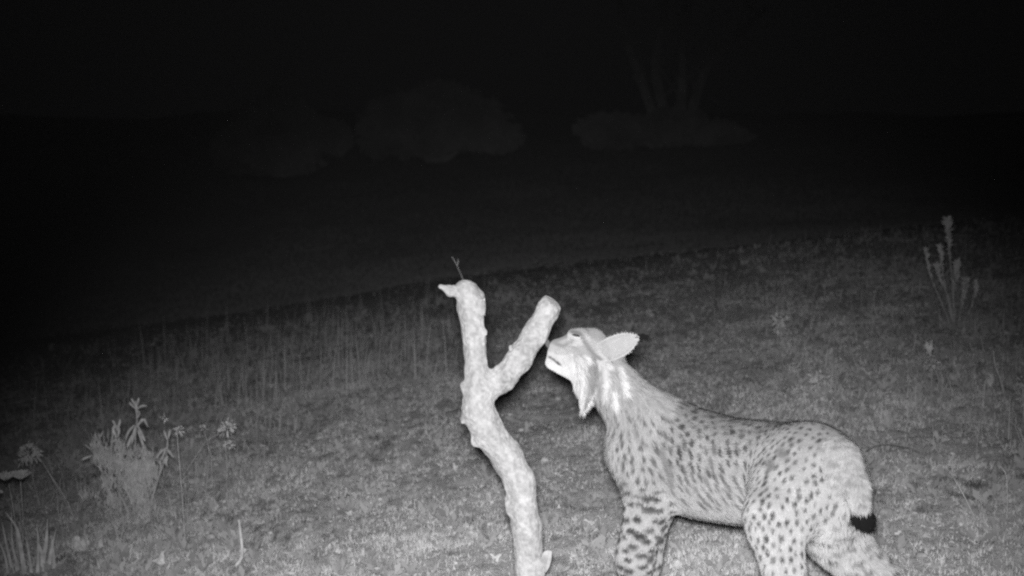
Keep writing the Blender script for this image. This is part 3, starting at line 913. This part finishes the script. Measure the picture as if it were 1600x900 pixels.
stalk('grey_umbel', 'dim ragged flower head just above the pale heads at the left edge', 'flower', [[(113, 806), (88, 760), (60, 712), (48, 702)], [(62, 790), (50, 740), (46, 712)]], (100, 806), .0017, m_stalk,
      [(47, 706, 15, 60, 'leaf'), (36, 716, 10, 30, 'leaf')])
stalk('grass_stalk', 'long straw leaning left above the flat stone at lower left', 'stalk', [[(116, 812), (106, 786), (84, 750), (66, 722)]], (114, 812), .0013, m_leafp, group=G1)
stalk('seeded_stalk', 'tall thin stalk right of the leafy bush with a bud on top', 'stalk', [[(290, 858), (285, 780), (280, 720), (276, 670)]], (289, 862), .0015, m_stalk, [(279, 672, 8, 20, 'leaf'), (258, 653, 6, 10, 'leaf')], group=G1)
stalk('seeded_stalk', 'crossing thin stalks with drooping heads right of the leafy bush', 'stalk', [[(318, 800), (325, 740), (326, 700), (318, 672)], [(285, 745), (305, 715), (322, 690), (342, 678)], [(332, 760), (330, 715), (324, 692)], [(355, 780), (354, 730), (352, 696)]], (325, 800), .0013, m_stalk,
      [(355, 668, 12, 40, 'leaf'), (357, 696, 8, 24, 'leaf'), (318, 669, 6, 14, 'leaf')], group=G1)
stalk('bent_straw', 'single grass blade with a bent tip between bush and branch', 'straw', [[(436, 674), (438, 656), (443, 638)]], (436, 676), .0022, m_stalk, group=G1, blade=True)
stalk('upright_twig', 'bare upright twig with a kinked foot at lower left', 'twig', [[(368, 884), (377, 872), (378, 856), (376, 835), (373, 812)]], (369, 885), .0048, m_leafp)
stalk('white_tipped_sprig', 'little forked sprig between the spiked plant and the right stalk', 'sprig', [[(1476, 618), (1466, 590), (1456, 570), (1452, 548)], [(1466, 590), (1460, 575), (1462, 568)]], (1475, 619), .0018, m_stalk,
      [(1452, 548, 15, 30, 'tuft'), (1458, 568, 10, 16, 'leaf')])
stalk('pointed_stalk', 'stout pointed stalk rising by the right edge', 'stalk', [[(1572, 628), (1564, 595), (1555, 570), (1552, 548)]], (1571, 630), .0042, m_stalk)
stalk('leafy_shoot', 'short feathery shoot left of the stout pointed stalk', 'plant', [[(1556, 622), (1550, 605), (1546, 590)]], (1556, 624), .002, m_stalk, [(1548, 600, 14, 26, 'tuft')])
stalk('edge_leaf', 'broad pale leaves cut by the right edge of the picture', 'leaf', [[(1600, 660), (1599, 620), (1598, 600)]], (1600, 662), .003, m_stalk, [(1602, 598, 10, 12, 'leaf'), (1600, 622, 12, 14, 'leaf')])
stalk('grass_stalk', 'bright straw leaning left on the slope right of the lynx rump', 'stalk', [[(1524, 812), (1508, 778), (1484, 736)]], (1525, 812), .0013, m_leafp, group=G1)
stalk('grass_stalk', 'short straw right of the long bright one beyond the lynx rump', 'stalk', [[(1540, 822), (1536, 800), (1529, 768)]], (1540, 822), .0012, m_leafp, group=G1)
stalk('grass_stalk', 'thin vertical straw near the right edge below the dark hole', 'stalk', [[(1573, 812), (1574, 780), (1572, 742), (1562, 728)]], (1573, 812), .0012, m_leafp, group=G1)
stalk('grass_stalk', 'small upright straw just right of the lynx rump', 'stalk', [[(1413, 764), (1412, 750), (1409, 734)]], (1413, 765), .0012, m_leafp, group=G1)
stalk('grass_stalk', 'slanting thin straw above the lynx back', 'stalk', [[(1318, 612), (1308, 598), (1299, 582)]], (1318, 613), .0015, m_stalk, group=G1)
stalk('grass_stalk', 'faint straw between the lynx back and the forked sprig', 'stalk', [[(1408, 616), (1403, 600), (1399, 585)]], (1408, 617), .0015, m_stalk, group=G1)
stalk('arched_twig', 'thin dark arched twig just right of the lynx rump', 'twig', [[(1352, 706), (1368, 697), (1392, 695), (1420, 701), (1446, 712)]], (1446, 713), .0020, m_stalkd)
stalk('far_sprig', 'lone faint sprig in the dark above the left fork tip', 'sprig', [[(736, 520), (727, 450), (714, 415), (706, 401)], [(714, 415), (716, 408), (715, 404)]], (736, 520), .0013, m_leafp, dd=4.2)
stalk('faint_herb', 'faint clump of round-headed herbs behind the branch tip', 'plant', [[(866, 470), (864, 430), (846, 408)], [(872, 470), (874, 430), (878, 410)], [(890, 470), (890, 430), (886, 412)], [(915, 470), (914, 430), (912, 408)]], (885, 478), .003, mat_plain('faint_leaf', .2, nscale=30, namp=.3),
      [(845, 408, 9, 30, 'leaf'), (878, 410, 10, 30, 'leaf'), (890, 414, 8, 24, 'leaf'), (912, 404, 5, 12, 'leaf')])
stalk('grey_shrublet', 'small grey-leaved shrublet on the slope above the lynx back', 'plant', [[(1222, 545), (1220, 515), (1218, 496)], [(1226, 545), (1232, 520), (1238, 500)]], (1224, 548), .0025, m_stalk,
      [(1218, 500, 12, 40, 'leaf'), (1219, 515, 10, 30, 'leaf')])
for k, (x, y, r_, lb) in enumerate([(1280, 598, 17, 'low ragged tuft of herbs behind the lynx back'), (1382, 574, 7, 'small round bud-like herb on the slope right of the lynx back'), (1392, 622, 10, 'small pale low herb above the arched twig'), (1250, 612, 12, 'low herb close behind the lynx loin'),
                                    (930, 532 + 60, 6, 'tiny herb behind the lynx neck')]):
    stalk('low_herb', lb, 'plant', [[(x, y + r_), (x, y)]], (x, y + r_ + 2), .002, m_stalk, [(x, y, r_, 46, 'leaf')])
# tussock in the lower left corner
g = ghit(46, 896); tus = empty('grass_tussock', g); tag(tus, 'tussock of long curved grass blades in the lower left corner', 'grass tussock')
tb_ = [[(40, 905), (33, 860), (26, 825), (8, 800)], [(22, 905), (10, 850), (3, 815)], [(58, 905), (60, 850), (57, 818)], [(75, 905), (80, 860), (88, 826)], [(34, 905), (20, 855), (18, 800)], [(66, 905), (66, 870), (60, 846)],
       [(28, 905), (24, 870), (14, 842)], [(50, 905), (46, 870), (40, 838)], [(84, 905), (84, 870), (80, 836)], [(14, 905), (8, 870), (-4, 840)], [(62, 905), (72, 850), (74, 812)]]
for k, st in enumerate(tb_):
    mb = MB(); dd = g[1] + .03 * math.sin(k * 2.3)
    mb.leaf(curve([P(x, y, dd) for x, y in st], 12), [.012, .008, .008, .010, .007][k % 5], side=np.array([.15, -1, .1]), prof=[1, 1, .8, .5, .1], th=.0004)
    mb.build('blade', m_leafp, tus)
# fallen leaves and pale flakes on the ground
def fallen(px_, py_, wpx, hpx, lb, ang=0.0, name='fallen_leaf', cat='leaf', mat=None, group='pale fallen leaves on the ground'):
    "dry leaf: a crumpled lobed sheet with thickness, propped on the litter, and its leafstalk"
    g = ghit(px_, py_); s_ = g[1] / F; rr = np.random.default_rng(int(px_ * 7 + py_))
    W, H = wpx * s_ * .5, hpx * s_ * .62
    nr2, na = 5, 18; V_ = [np.zeros(3)]
    a0 = rr.uniform(0, 6.28); ph = rr.uniform(0, 6.28, 4)
    lob = lambda t: .72 + .20 * math.sin(3 * t + ph[0]) + .13 * math.sin(5 * t + ph[1]) + .07 * math.sin(9 * t + ph[2])
    tiltv = rr.uniform(.35, .9)
    for i in range(1, nr2 + 1):
        for j in range(na):
            t = 2 * math.pi * j / na; q = i / nr2
            x = math.cos(t) * q * lob(t) * W; v = math.sin(t) * q * lob(t)
            crump = .30 * H * q * math.sin(2 * t + ph[3]) + .18 * H * math.sin(7 * q + 3 * t + ph[0]) * q
            V_.append(np.array([x, v * W * .8 - crump * .6, v * H * tiltv + crump]))
    V_ = np.array(V_); V_[:, 2] += -V_[:, 2].min() * .8; V_[:, 2] += math.tan(ang) * V_[:, 0]; V_[:, 2] -= min(0, V_[:, 2].min())
    n0 = len(V_); V2 = V_ - np.array([0, 0, .0009])
    Fc = [(0, 1 + j, 1 + (j + 1) % na) for j in range(na)]
    for i in range(nr2 - 1):
        a = 1 + i * na
        Fc += [(a + j, a + na + j, a + na + (j + 1) % na, a + (j + 1) % na) for j in range(na)]
    Fb = [tuple(n0 + k for k in f[::-1]) for f in Fc]; a = 1 + (nr2 - 1) * na
    Fr = [(a + j, n0 + a + j, n0 + a + (j + 1) % na, a + (j + 1) % na) for j in range(na)]
    mb = MB(); mb.add(np.concatenate([V_, V2]) + g, Fc + Fb + Fr)
    e = V_[1 + (nr2 - 1) * na] + g
    mb.tube(curve([e, e + np.array([.5 * W, -.01, .002]), e + np.array([.9 * W, 0, -.006])], 5), [.0009, .0006], 4)
    o = mb.build(name, mat or m_litter, None, True, loc=g); tag(o, lb, cat, group); return o
fallen(124, 862, 36, 26, 'curled broad pale leaf on the ground at lower left')
fallen(157, 857, 16, 13, 'small upright pale leaf beside the curled broad one')
fallen(250, 882, 26, 24, 'crumpled leaf with a dangling stem near the bottom, left of the upright twig')
fallen(926, 820, 30, 10, 'bright narrow leaf on the ground between branch foot and foreleg', -.3)
fallen(692, 729, 20, 12, 'pale leaf on the bare patch left of the branch')
fallen(712, 735, 12, 12, 'tiny pale leaf just right of the one on the bare patch')
fallen(775, 876, 24, 16, 'ragged pale leaf at the foot of the branch')
fallen(702, 829, 14, 8, 'small bright flake on the ground left of the branch foot')
fallen(545, 804, 14, 6, 'narrow bright flake on the ground midway to the left bush')
fallen(608, 711, 9, 6, 'tiny bright flake on the ground, lone one below the fringe of tall grass')
fallen(850, 723, 16, 10, 'pale leaf on the ground right of the bend of the branch')
fallen(1060, 884, 16, 10, 'round pale flake under the belly of the lynx', group='pale flakes')
fallen(380, 858 + 6, 14, 10, 'pale leaf at the foot of the upright twig')
fallen(873, 796, 10, 12, 'small pale leaf right of the branch, above its flake of bark')
fallen(514, 857, 12, 10, 'small blurred leaf near the bottom left of the branch')
fallen(628, 886, 12, 12, 'small pale leaf at the bottom between twig and branch')

# --- stones
m_stone = mat_plain('stone', .5, rough=.9, nscale=40, namp=.35, bump=.6, bscale=150)
def stone_mesh(seed, n=9):
    u = np.linspace(0, 2 * np.pi, n, endpoint=False); v = np.linspace(0, np.pi, 6)
    V_ = [[0, 0, 1]]
    for b_ in v[1:-1]:
        for a in u: V_.append([math.sin(b_) * math.cos(a), math.sin(b_) * math.sin(a), math.cos(b_)])
    V_.append([0, 0, -1]); V_ = np.array(V_, float)
    V_ *= (.65 + .7 * vnoise(V_ * 1.7 + seed * 3.1, seed))[:, None]; V_[:, 2] *= .55
    Fc = [(0, 1 + j, 1 + (j + 1) % n) for j in range(n)]
    for i in range(3):
        for j in range(n): a = 1 + i * n; Fc.append((a + j, a + n + j, a + n + (j + 1) % n, a + (j + 1) % n))
    a = 1 + 3 * n; Fc += [(a + (j + 1) % n, a + j, len(V_) - 1) for j in range(n)]
    return V_, Fc
for k, (x, y, r_, lb) in enumerate([(330, 640 + 200, .018, 'small stone right of the leafy bush'), (1385, 800, .016, 'small stone right of the lynx tail'), (1455, 640, .02, 'small stone on the slope under the forked sprig'),
                                    (600, 850, .012, 'small stone left of the branch near the bottom'), (935, 700, .012, 'small stone left of the lynx chest'), (1440, 870, .014, 'small stone at the bottom right')]):
    V_, Fc = stone_mesh(k + 2); g = ghit(x, y)
    o = link('stone', make_mesh(V_ * r_, Fc), m_stone); o.location = Vector(g + UP * r_ * .15); o.rotation_euler = (0, 0, k * 1.3)
    tag(o, lb, 'stone', 'small stones on the ground')

# ------------------------------------------------------------------ ground cover (stuff)
def scatter_tris(name, label, n, ybands, hfun, wfun, colfun, mat_name, lean=.5, base=None, density=None):
    y = rng.uniform(ybands[0] ** .5, ybands[1] ** .5, n) ** 2 if ybands[2] == 'sq' else ybands[0] * (ybands[1] / ybands[0]) ** rng.random(n)
    x = rng.uniform(-1, 1, n) * (y * .50 + .25)
    if density is not None:
        k = rng.random(n) < density(x, y); x, y = x[k], y[k]; n = len(x)
    z = ground_z(x, y)
    root_ = np.stack([x, y, z - .004], -1)
    h = hfun(x, y, n); w_ = wfun(x, y, n)
    az = rng.uniform(0, 2 * np.pi, n); ln = rng.uniform(0, lean, n)
    d = np.stack([np.cos(az) * ln, np.sin(az) * ln, np.ones(n)], -1); d /= np.linalg.norm(d, axis=1)[:, None]
    s_ = np.stack([np.cos(az + 1.3 + rng.normal(0, .6, n)), np.sin(az + 1.3), 0 * az], -1)
    tip = root_ + d * h[:, None] + np.stack([np.cos(az), np.sin(az), -.4 + 0 * az], -1) * (h * ln * .5)[:, None]
    mid = root_ + d * (h * .55)[:, None]
    Vt = np.stack([root_ - s_ * w_[:, None], root_ + s_ * w_[:, None], mid + s_ * (w_ * .8)[:, None], mid - s_ * (w_ * .8)[:, None], tip], 1).reshape(-1, 3)
    i = np.arange(n) * 5
    q = np.stack([i, i + 1, i + 2, i + 3], -1); t = np.stack([i + 3, i + 2, i + 4], -1)
    me = bpy.data.meshes.new(name)
    me.vertices.add(len(Vt)); me.vertices.foreach_set('co', Vt.astype(np.float32).ravel())
    li = np.concatenate([q.ravel(), t.ravel()]).astype(np.int32)
    me.loops.add(len(li)); me.loops.foreach_set('vertex_index', li)
    me.polygons.add(2 * n); me.polygons.foreach_set('loop_start', np.concatenate([np.arange(n) * 4, 4 * n + np.arange(n) * 3]).astype(np.int32))
    me.update(calc_edges=True)
    set_color(me, np.repeat(colfun(x, y, n), 5))
    o = link(name, me, mat_plain(mat_name, .2, rough=.9, attr=True, spec=.05))
    tag(o, label, 'grass', kind='stuff')
    return o
patch = lambda x, y: fbm(np.stack([x * 2.2, y * 2.2, 0 * x], -1), 3, 61)
bare = lambda x, y: sstep(((x - (-.12)) / .75) ** 2 + ((y - 4.0) / 1.3) ** 2, .5, 1.6)
def scatter_short(n):
    y = 2.2 * (10.0 / 2.2) ** rng.random(n); x = rng.uniform(-1, 1, n) * (y * .50 + .2)
    pt = patch(x, y); keep = rng.random(n) < (.35 + .65 * sstep(pt, .25, .55)) * (1 - .9 * sstep(y, 6.0, 9.6)); x, y, pt = x[keep], y[keep], pt[keep]; n = len(x)
    ro = np.stack([x, y, ground_z(x, y) - .002], -1)
    far = 1 + .22 * (y - 2.2)
    h = rng.uniform(.003, .019, n) * (.45 + 1.1 * pt) * (1 + .04 * (y - 2.2)); w_ = rng.uniform(.0008, .0022, n) * far
    az = rng.uniform(0, 2 * np.pi, n); ln = rng.uniform(0, 1.5, n)
    tip = ro + np.stack([np.cos(az) * ln, np.sin(az) * ln, np.ones(n)], -1) / np.sqrt(1 + ln ** 2)[:, None] * h[:, None]
    a2 = rng.uniform(0, 2 * np.pi, n); s_ = np.stack([np.cos(a2), np.sin(a2), 0 * a2], -1) * w_[:, None]
    Vt = np.stack([ro - s_, ro + s_, tip], 1).reshape(-1, 3)
    me = make_mesh(Vt, np.arange(n * 3).reshape(-1, 3), False)
    tone = (.62 + .75 * (fbm(np.stack([x * 5, y * 3.5, 0 * x], -1), 3, 71) - .5) + .9 * (fbm(np.stack([x * 18, y * 10, 0 * x], -1), 3, 75) - .5) + 1.0 * (fbm(np.stack([x * 55, y * 30, 0 * x], -1), 2, 78) - .5)) * rng.uniform(.75, 1.25, n)
    set_color(me, np.repeat(np.clip(tone, .12, .8), 3))
    tag(link('short_grass', me, mat_plain('short_grass', .4, rough=.95, attr=True, spec=.02, dr=.1)), 'cropped short grass and dead stems covering the whole slope', 'grass', kind='stuff')
scatter_short(620000)
scatter_tris('loose_tall_grass', 'thin scattered taller grass standing over the short sward', 11000, (3.4, 9.0, 'log'),
             lambda x, y, n: rng.uniform(.02, .17, n) * rng.uniform(.5, 1, n), lambda x, y, n: rng.uniform(.0006, .0013, n) * (1 + y * .1),
             lambda x, y, n: rng.uniform(.3, .75, n), 'tall_grass', .8, density=lambda x, y: np.clip(bare(x, y) * (.12 + .88 * sstep(-x, .0, 1.0)) * .8 + 1.0 * sstep(x, .9, 1.5), 0, 1))
scatter_tris('grass_fringe', 'fringe of tall vertical dry grass along the crest left of the branch', 1900, (5.4, 8.6, 'log'),
             lambda x, y, n: rng.uniform(.06, .31, n), lambda x, y, n: rng.uniform(.0012, .0030, n),
             lambda x, y, n: rng.uniform(.4, .75, n), 'fringe_grass', .22, density=lambda x, y: sstep(x, -2.6, -1.9) * sstep(-x, .05, .45))
def hillside(n):
    y = 9.8 * (30 / 9.8) ** rng.random(n); x = rng.uniform(-1, 1, n) * (y * .50 + .5)
    ro = np.stack([x, y, ground_z(x, y) - .01], -1)
    pt = fbm(np.stack([x * .9, y * .9, 0 * x], -1), 4, 81)
    h = rng.uniform(.01, .05, n) * (.6 + .8 * pt); w_ = rng.uniform(.005, .014, n)
    a1, a2 = rng.uniform(0, 2 * np.pi, n), rng.uniform(0, 2 * np.pi, n); ln = rng.uniform(0, 1.6, n)
    tip = ro + np.stack([np.cos(a1) * ln, np.sin(a1) * ln, np.ones(n)], -1) * h[:, None]
    s_ = np.stack([np.cos(a2), np.sin(a2), 0 * a2], -1) * w_[:, None]
    me = make_mesh(np.stack([ro - s_, ro + s_, tip], 1).reshape(-1, 3), np.arange(n * 3).reshape(-1, 3), False)
    set_color(me, np.repeat(np.clip((.20 + .16 * pt) * rng.uniform(.8, 1.2, n), .05, .6), 3))
    tag(link('hillside_scrub', me, mat_plain('hillside_scrub', .4, rough=.95, attr=True, spec=.02)), 'low grass and scrub on the dark hill beyond the crest', 'scrub', kind='stuff')
hillside(260000)
# low weeds: little rosettes among the grass
def weeds(n):
    y = 2.6 * (9.0 / 2.6) ** rng.random(n * 3); x = rng.uniform(-1, 1, n * 3) * (y * .5 + .2)
    k = rng.random(n * 3) < .15 + .85 * sstep(fbm(np.stack([x * 1.6, y * 1.6, 0 * x], -1), 3, 91), .42, .62) * np.clip(bare(x, y) + .1, 0, 1)
    x, y = x[k][:n], y[k][:n]; n = len(x); z = ground_z(x, y); L = 9
    sz = rng.uniform(.007, .026, n) * (1 + .05 * y); c = np.stack([x, y, z + sz * .2], -1)
    c = np.repeat(c, L, 0); sz = np.repeat(sz, L); m = len(c)
    a = rng.uniform(0, 6.28, m); el = rng.uniform(.1, 1.4, m)
    d = np.stack([np.cos(a) * np.cos(el), np.sin(a) * np.cos(el), np.sin(el)], -1)
    sd = np.cross(d, rng.normal(0, 1, (m, 3))); sd /= np.linalg.norm(sd, axis=1)[:, None]
    ll = (sz * rng.uniform(.6, 1.4, m))[:, None]; c = c + d * ll * rng.uniform(0, .7, m)[:, None]
    Vt = np.stack([c, c + d * ll * .55 + sd * ll * .24, c + d * ll, c + d * ll * .55 - sd * ll * .24], 1).reshape(-1, 3)
    me = make_mesh(Vt, np.arange(m * 4).reshape(-1, 4), False)
    set_color(me, np.repeat(np.repeat(rng.uniform(.34, .56, n), L) * rng.uniform(.8, 1.1, m), 4))
    tag(link('low_weeds', me, mat_plain('low_weeds', .4, rough=.9, attr=True, spec=.04)), 'small rosettes of low weeds scattered among the short grass', 'weeds', kind='stuff')
weeds(3000)
# litter flakes
n = 9000
y = 1.9 * (8 / 1.9) ** rng.random(n); x = rng.uniform(-1, 1, n) * (y * .5 + .2); z = ground_z(x, y) + .004
r_ = rng.uniform(.0015, .0055, n) * (1 + (rng.random(n) > .975) * 1.7)
ctr = np.stack([x, y, z], -1); a = rng.uniform(0, 6.28, n)
u = np.stack([np.cos(a), np.sin(a), rng.normal(0, .35, n)], -1); v = np.stack([-np.sin(a), np.cos(a), rng.normal(0, .5, n)], -1) * rng.uniform(.4, 1, n)[:, None]
LV = np.stack([ctr - u * r_[:, None], ctr - v * r_[:, None] + UP * .001, ctr + u * r_[:, None], ctr + v * r_[:, None] + UP * .003], 1).reshape(-1, 3)
me = make_mesh(LV, np.arange(n * 4).reshape(-1, 4)); set_color(me, np.repeat(np.clip(rng.normal(.50, .22, n), .12, .9), 4))
tag(link('leaf_litter', me, mat_plain('litter', .3, attr=True, rough=.9)), 'small pale flakes of dead leaves strewn over the ground', 'leaf litter', kind='stuff')
# pebbles and clods
n = 2600; mb = MB(); VS = [stone_mesh(s_, 6) for s_ in range(4)]
Vl, Fl, off = [], [], 0
yy = 1.9 * (7 / 1.9) ** rng.random(n); xx = rng.uniform(-1, 1, n) * (yy * .5 + .2); zz = ground_z(xx, yy)
for i in range(n):
    V_, Fc = VS[i % 4]; s_ = float(rng.uniform(.003, .010)); c_, sn = math.cos(i), math.sin(i)
    W = V_ * s_; W = np.stack([W[:, 0] * c_ - W[:, 1] * sn, W[:, 0] * sn + W[:, 1] * c_, W[:, 2]], -1) + np.array([xx[i], yy[i], zz[i] + s_ * .1])
    mb.add(W, Fc)
tag(mb.build('pebbles', mat_plain('pebble', .42, nscale=3, namp=.4, rough=.95)), 'small pebbles and clods of soil lying on the pasture', 'pebbles', kind='stuff')

# pale flakes and bits of stone that catch the flash in the foreground
n = 420; mb = MB(); g_ = np.random.default_rng(44)
yy = 2.7 * (5.2 / 2.7) ** g_.random(n); xx = g_.uniform(-.75, 1, n) * (yy * .42); zz = ground_z(xx, yy)
for i in range(n):
    V_, Fc = VS[i % 4]; s_ = float(g_.uniform(.003, .0065) * (1.5 if g_.random() > .85 else 1)); c_, sn = math.cos(i), math.sin(i)
    W = V_ * s_ * np.array([1.5, .8, .6 + .6 * g_.random()]); W = np.stack([W[:, 0] * c_ - W[:, 1] * sn, W[:, 0] * sn + W[:, 1] * c_, W[:, 2]], -1) + np.array([xx[i], yy[i], zz[i] + s_ * .5])
    mb.add(W, Fc)
tag(mb.build('pale_gravel', mat_plain('pale_stone', .72, nscale=9, namp=.3, rough=.9)), 'pale chips of stone and dead leaf glinting in the foreground grass', 'gravel', kind='stuff')

# ------------------------------------------------------------------ far bushes and tree
m_far = mat_plain('far_foliage', .42, rough=.9, nscale=2, namp=.3)
m_trunk = mat_plain('far_bark', .55, rough=.95, nscale=6, namp=.3)
def far_bush(lb, lobes, base, D_, n, leafs=.07, name='round_bush'):
    s_ = D_ / F; bx = P(base[0], base[1], D_); zb = gz(bx[0], D_)
    root_ = empty(name, (bx[0], D_, zb)); tag(root_, lb, 'bush', 'bushes on the far hillside')
    tot = sum(l[2] * l[3] for l in lobes); A = []; stems = MB()
    for (cx, cy, rx, ry) in lobes:
        k = int(n * rx * ry / tot); v = rng.normal(0, 1, (k, 3)); v /= np.linalg.norm(v, axis=1)[:, None]
        rr = rng.uniform(.45, 1.0, k) ** .5 * (.62 + .7 * fbm(v * 3.2 + cx, 3, 3)) * (1 + .12 * rng.random(k) ** 6)
        c0 = P(cx, cy, D_)
        A.append(c0 + v * rr[:, None] * np.array([rx * s_, rx * s_ * .8, ry * s_]))
        stems.tube(curve([np.array([bx[0], D_, zb - .1]), np.array([(bx[0] + c0[0]) / 2, D_ + .1, (zb + c0[2]) / 2 + .1]), c0], 8), [.05, .015], 6)
    A = np.concatenate(A); A = A[A[:, 2] > ground_z(A[:, 0], A[:, 1])]; k = len(A)
    u = rng.normal(0, 1, (k, 3)); u /= np.linalg.norm(u, axis=1)[:, None]; v = np.cross(u, rng.normal(0, 1, (k, 3))); v /= np.linalg.norm(v, axis=1)[:, None]
    L1 = rng.uniform(.5, 1.3, k)[:, None] * leafs
    Vv = np.stack([A - u * L1, A - v * L1 * .45, A + u * L1, A + v * L1 * .45], 1).reshape(-1, 3) - np.array([bx[0], D_, zb])
    stems.build('trunk', m_trunk, root_)
    link('crown', make_mesh(Vv, np.arange(k * 4).reshape(-1, 4), False), m_far, root_)
far_bush('big rounded bush on the skyline above the forked branch', [(625, 190, 55, 45), (690, 180, 70, 52), (745, 195, 50, 40), (660, 210, 80, 34), (590, 205, 32, 38), (780, 215, 40, 24)], (680, 240), 18.5, 15000)
far_bush('lumpy bush on the skyline to the left of the big one', [(440, 185, 38, 48), (400, 205, 40, 42), (475, 210, 40, 38), (370, 235, 36, 34), (520, 215, 28, 26), (430, 240, 70, 34)], (440, 260), 17.5, 14000)
far_bush('low spreading bush in the dark at the foot of the far tree', [(960, 205, 60, 26), (1050, 200, 60, 28), (1120, 215, 50, 24)], (1030, 230), 19.0, 8000)
tb = P(1045, 215, 19.5); tz = gz(tb[0], 19.5)
tree = empty('bare_tree', (tb[0], 19.5, tz)); tag(tree, 'faint bare tree with fanning limbs against the black sky', 'tree')
limbs = [[(1040, 235), (1030, 205), (1003, 130), (978, 60), (968, 0), (955, -60)], [(1043, 235), (1040, 190), (1024, 110), (1030, 60), (1040, 10), (1044, -60)], [(1048, 235), (1064, 165), (1066, 90), (1070, 20), (1082, -60)],
         [(1055, 235), (1080, 175), (1098, 120), (1128, 80), (1160, 50), (1200, 10)]]
mb = MB(); mb.tube(curve([np.array([tb[0], 19.5, tz - .2]), P(1045, 225, 19.5), P(1045, 205, 19.5)], 6), [.22, .16], 9); mb.build('trunk', m_trunk, tree)
for k, l in enumerate(limbs):
    mb = MB(); pts = curve([P(x, y, 19.5 + .25 * math.sin(k * 2 + i)) for i, (x, y) in enumerate(l)], 22)
    mb.tube(pts, [.10, .07, .035], 7)
    for j in range(6, 22, 2):
        d = rng.normal(0, .5, 3) + np.array([0, 0, .6]); e1 = pts[j] + d * rng.uniform(.5, 1.1)
        tw = curve([pts[j], (pts[j] + e1) / 2 + rng.normal(0, .08, 3), e1], 7); mb.tube(tw, [.022, .006], 4)
        for t_ in range(2, 7, 2):
            e2 = tw[t_] + rng.normal(0, .25, 3) + np.array([0, 0, .15]); mb.tube([tw[t_], e2], [.008, .004], 3)
    mb.build('limb', m_trunk, tree)

# ------------------------------------------------------------------ thin night mist in the flash
def mist_box():
    x0, x1, y0, y1, z0, z1 = xs_[0] - 2, xs_[-1] + 2, ys_[0] - 2, ys_[-1] + 2, float(Z.min()) - 1.0, max(6.5, float(Z.max()) + .5)
    V = [(x, y, z) for x in (x0, x1) for y in (y0, y1) for z in (z0, z1)]
    Fc = [(0, 1, 3, 2), (4, 6, 7, 5), (0, 4, 5, 1), (2, 3, 7, 6), (0, 2, 6, 4), (1, 5, 7, 3)]
    m = bpy.data.materials.new('night_mist'); m.use_nodes = True; nt = m.node_tree
    for n in list(nt.nodes):
        if n.type == 'BSDF_PRINCIPLED': nt.nodes.remove(n)
    v = nt.nodes.new('ShaderNodeVolumePrincipled'); v.inputs['Color'].default_value = (.9, .9, .9, 1)
    v.inputs['Density'].default_value = 0.00014
    out = [n for n in nt.nodes if n.type == 'OUTPUT_MATERIAL'][0]
    nt.links.new(v.outputs[0], out.inputs['Volume'])
    tag(link('haze', make_mesh(V, Fc, False), m), kind='stuff')
mist_box()
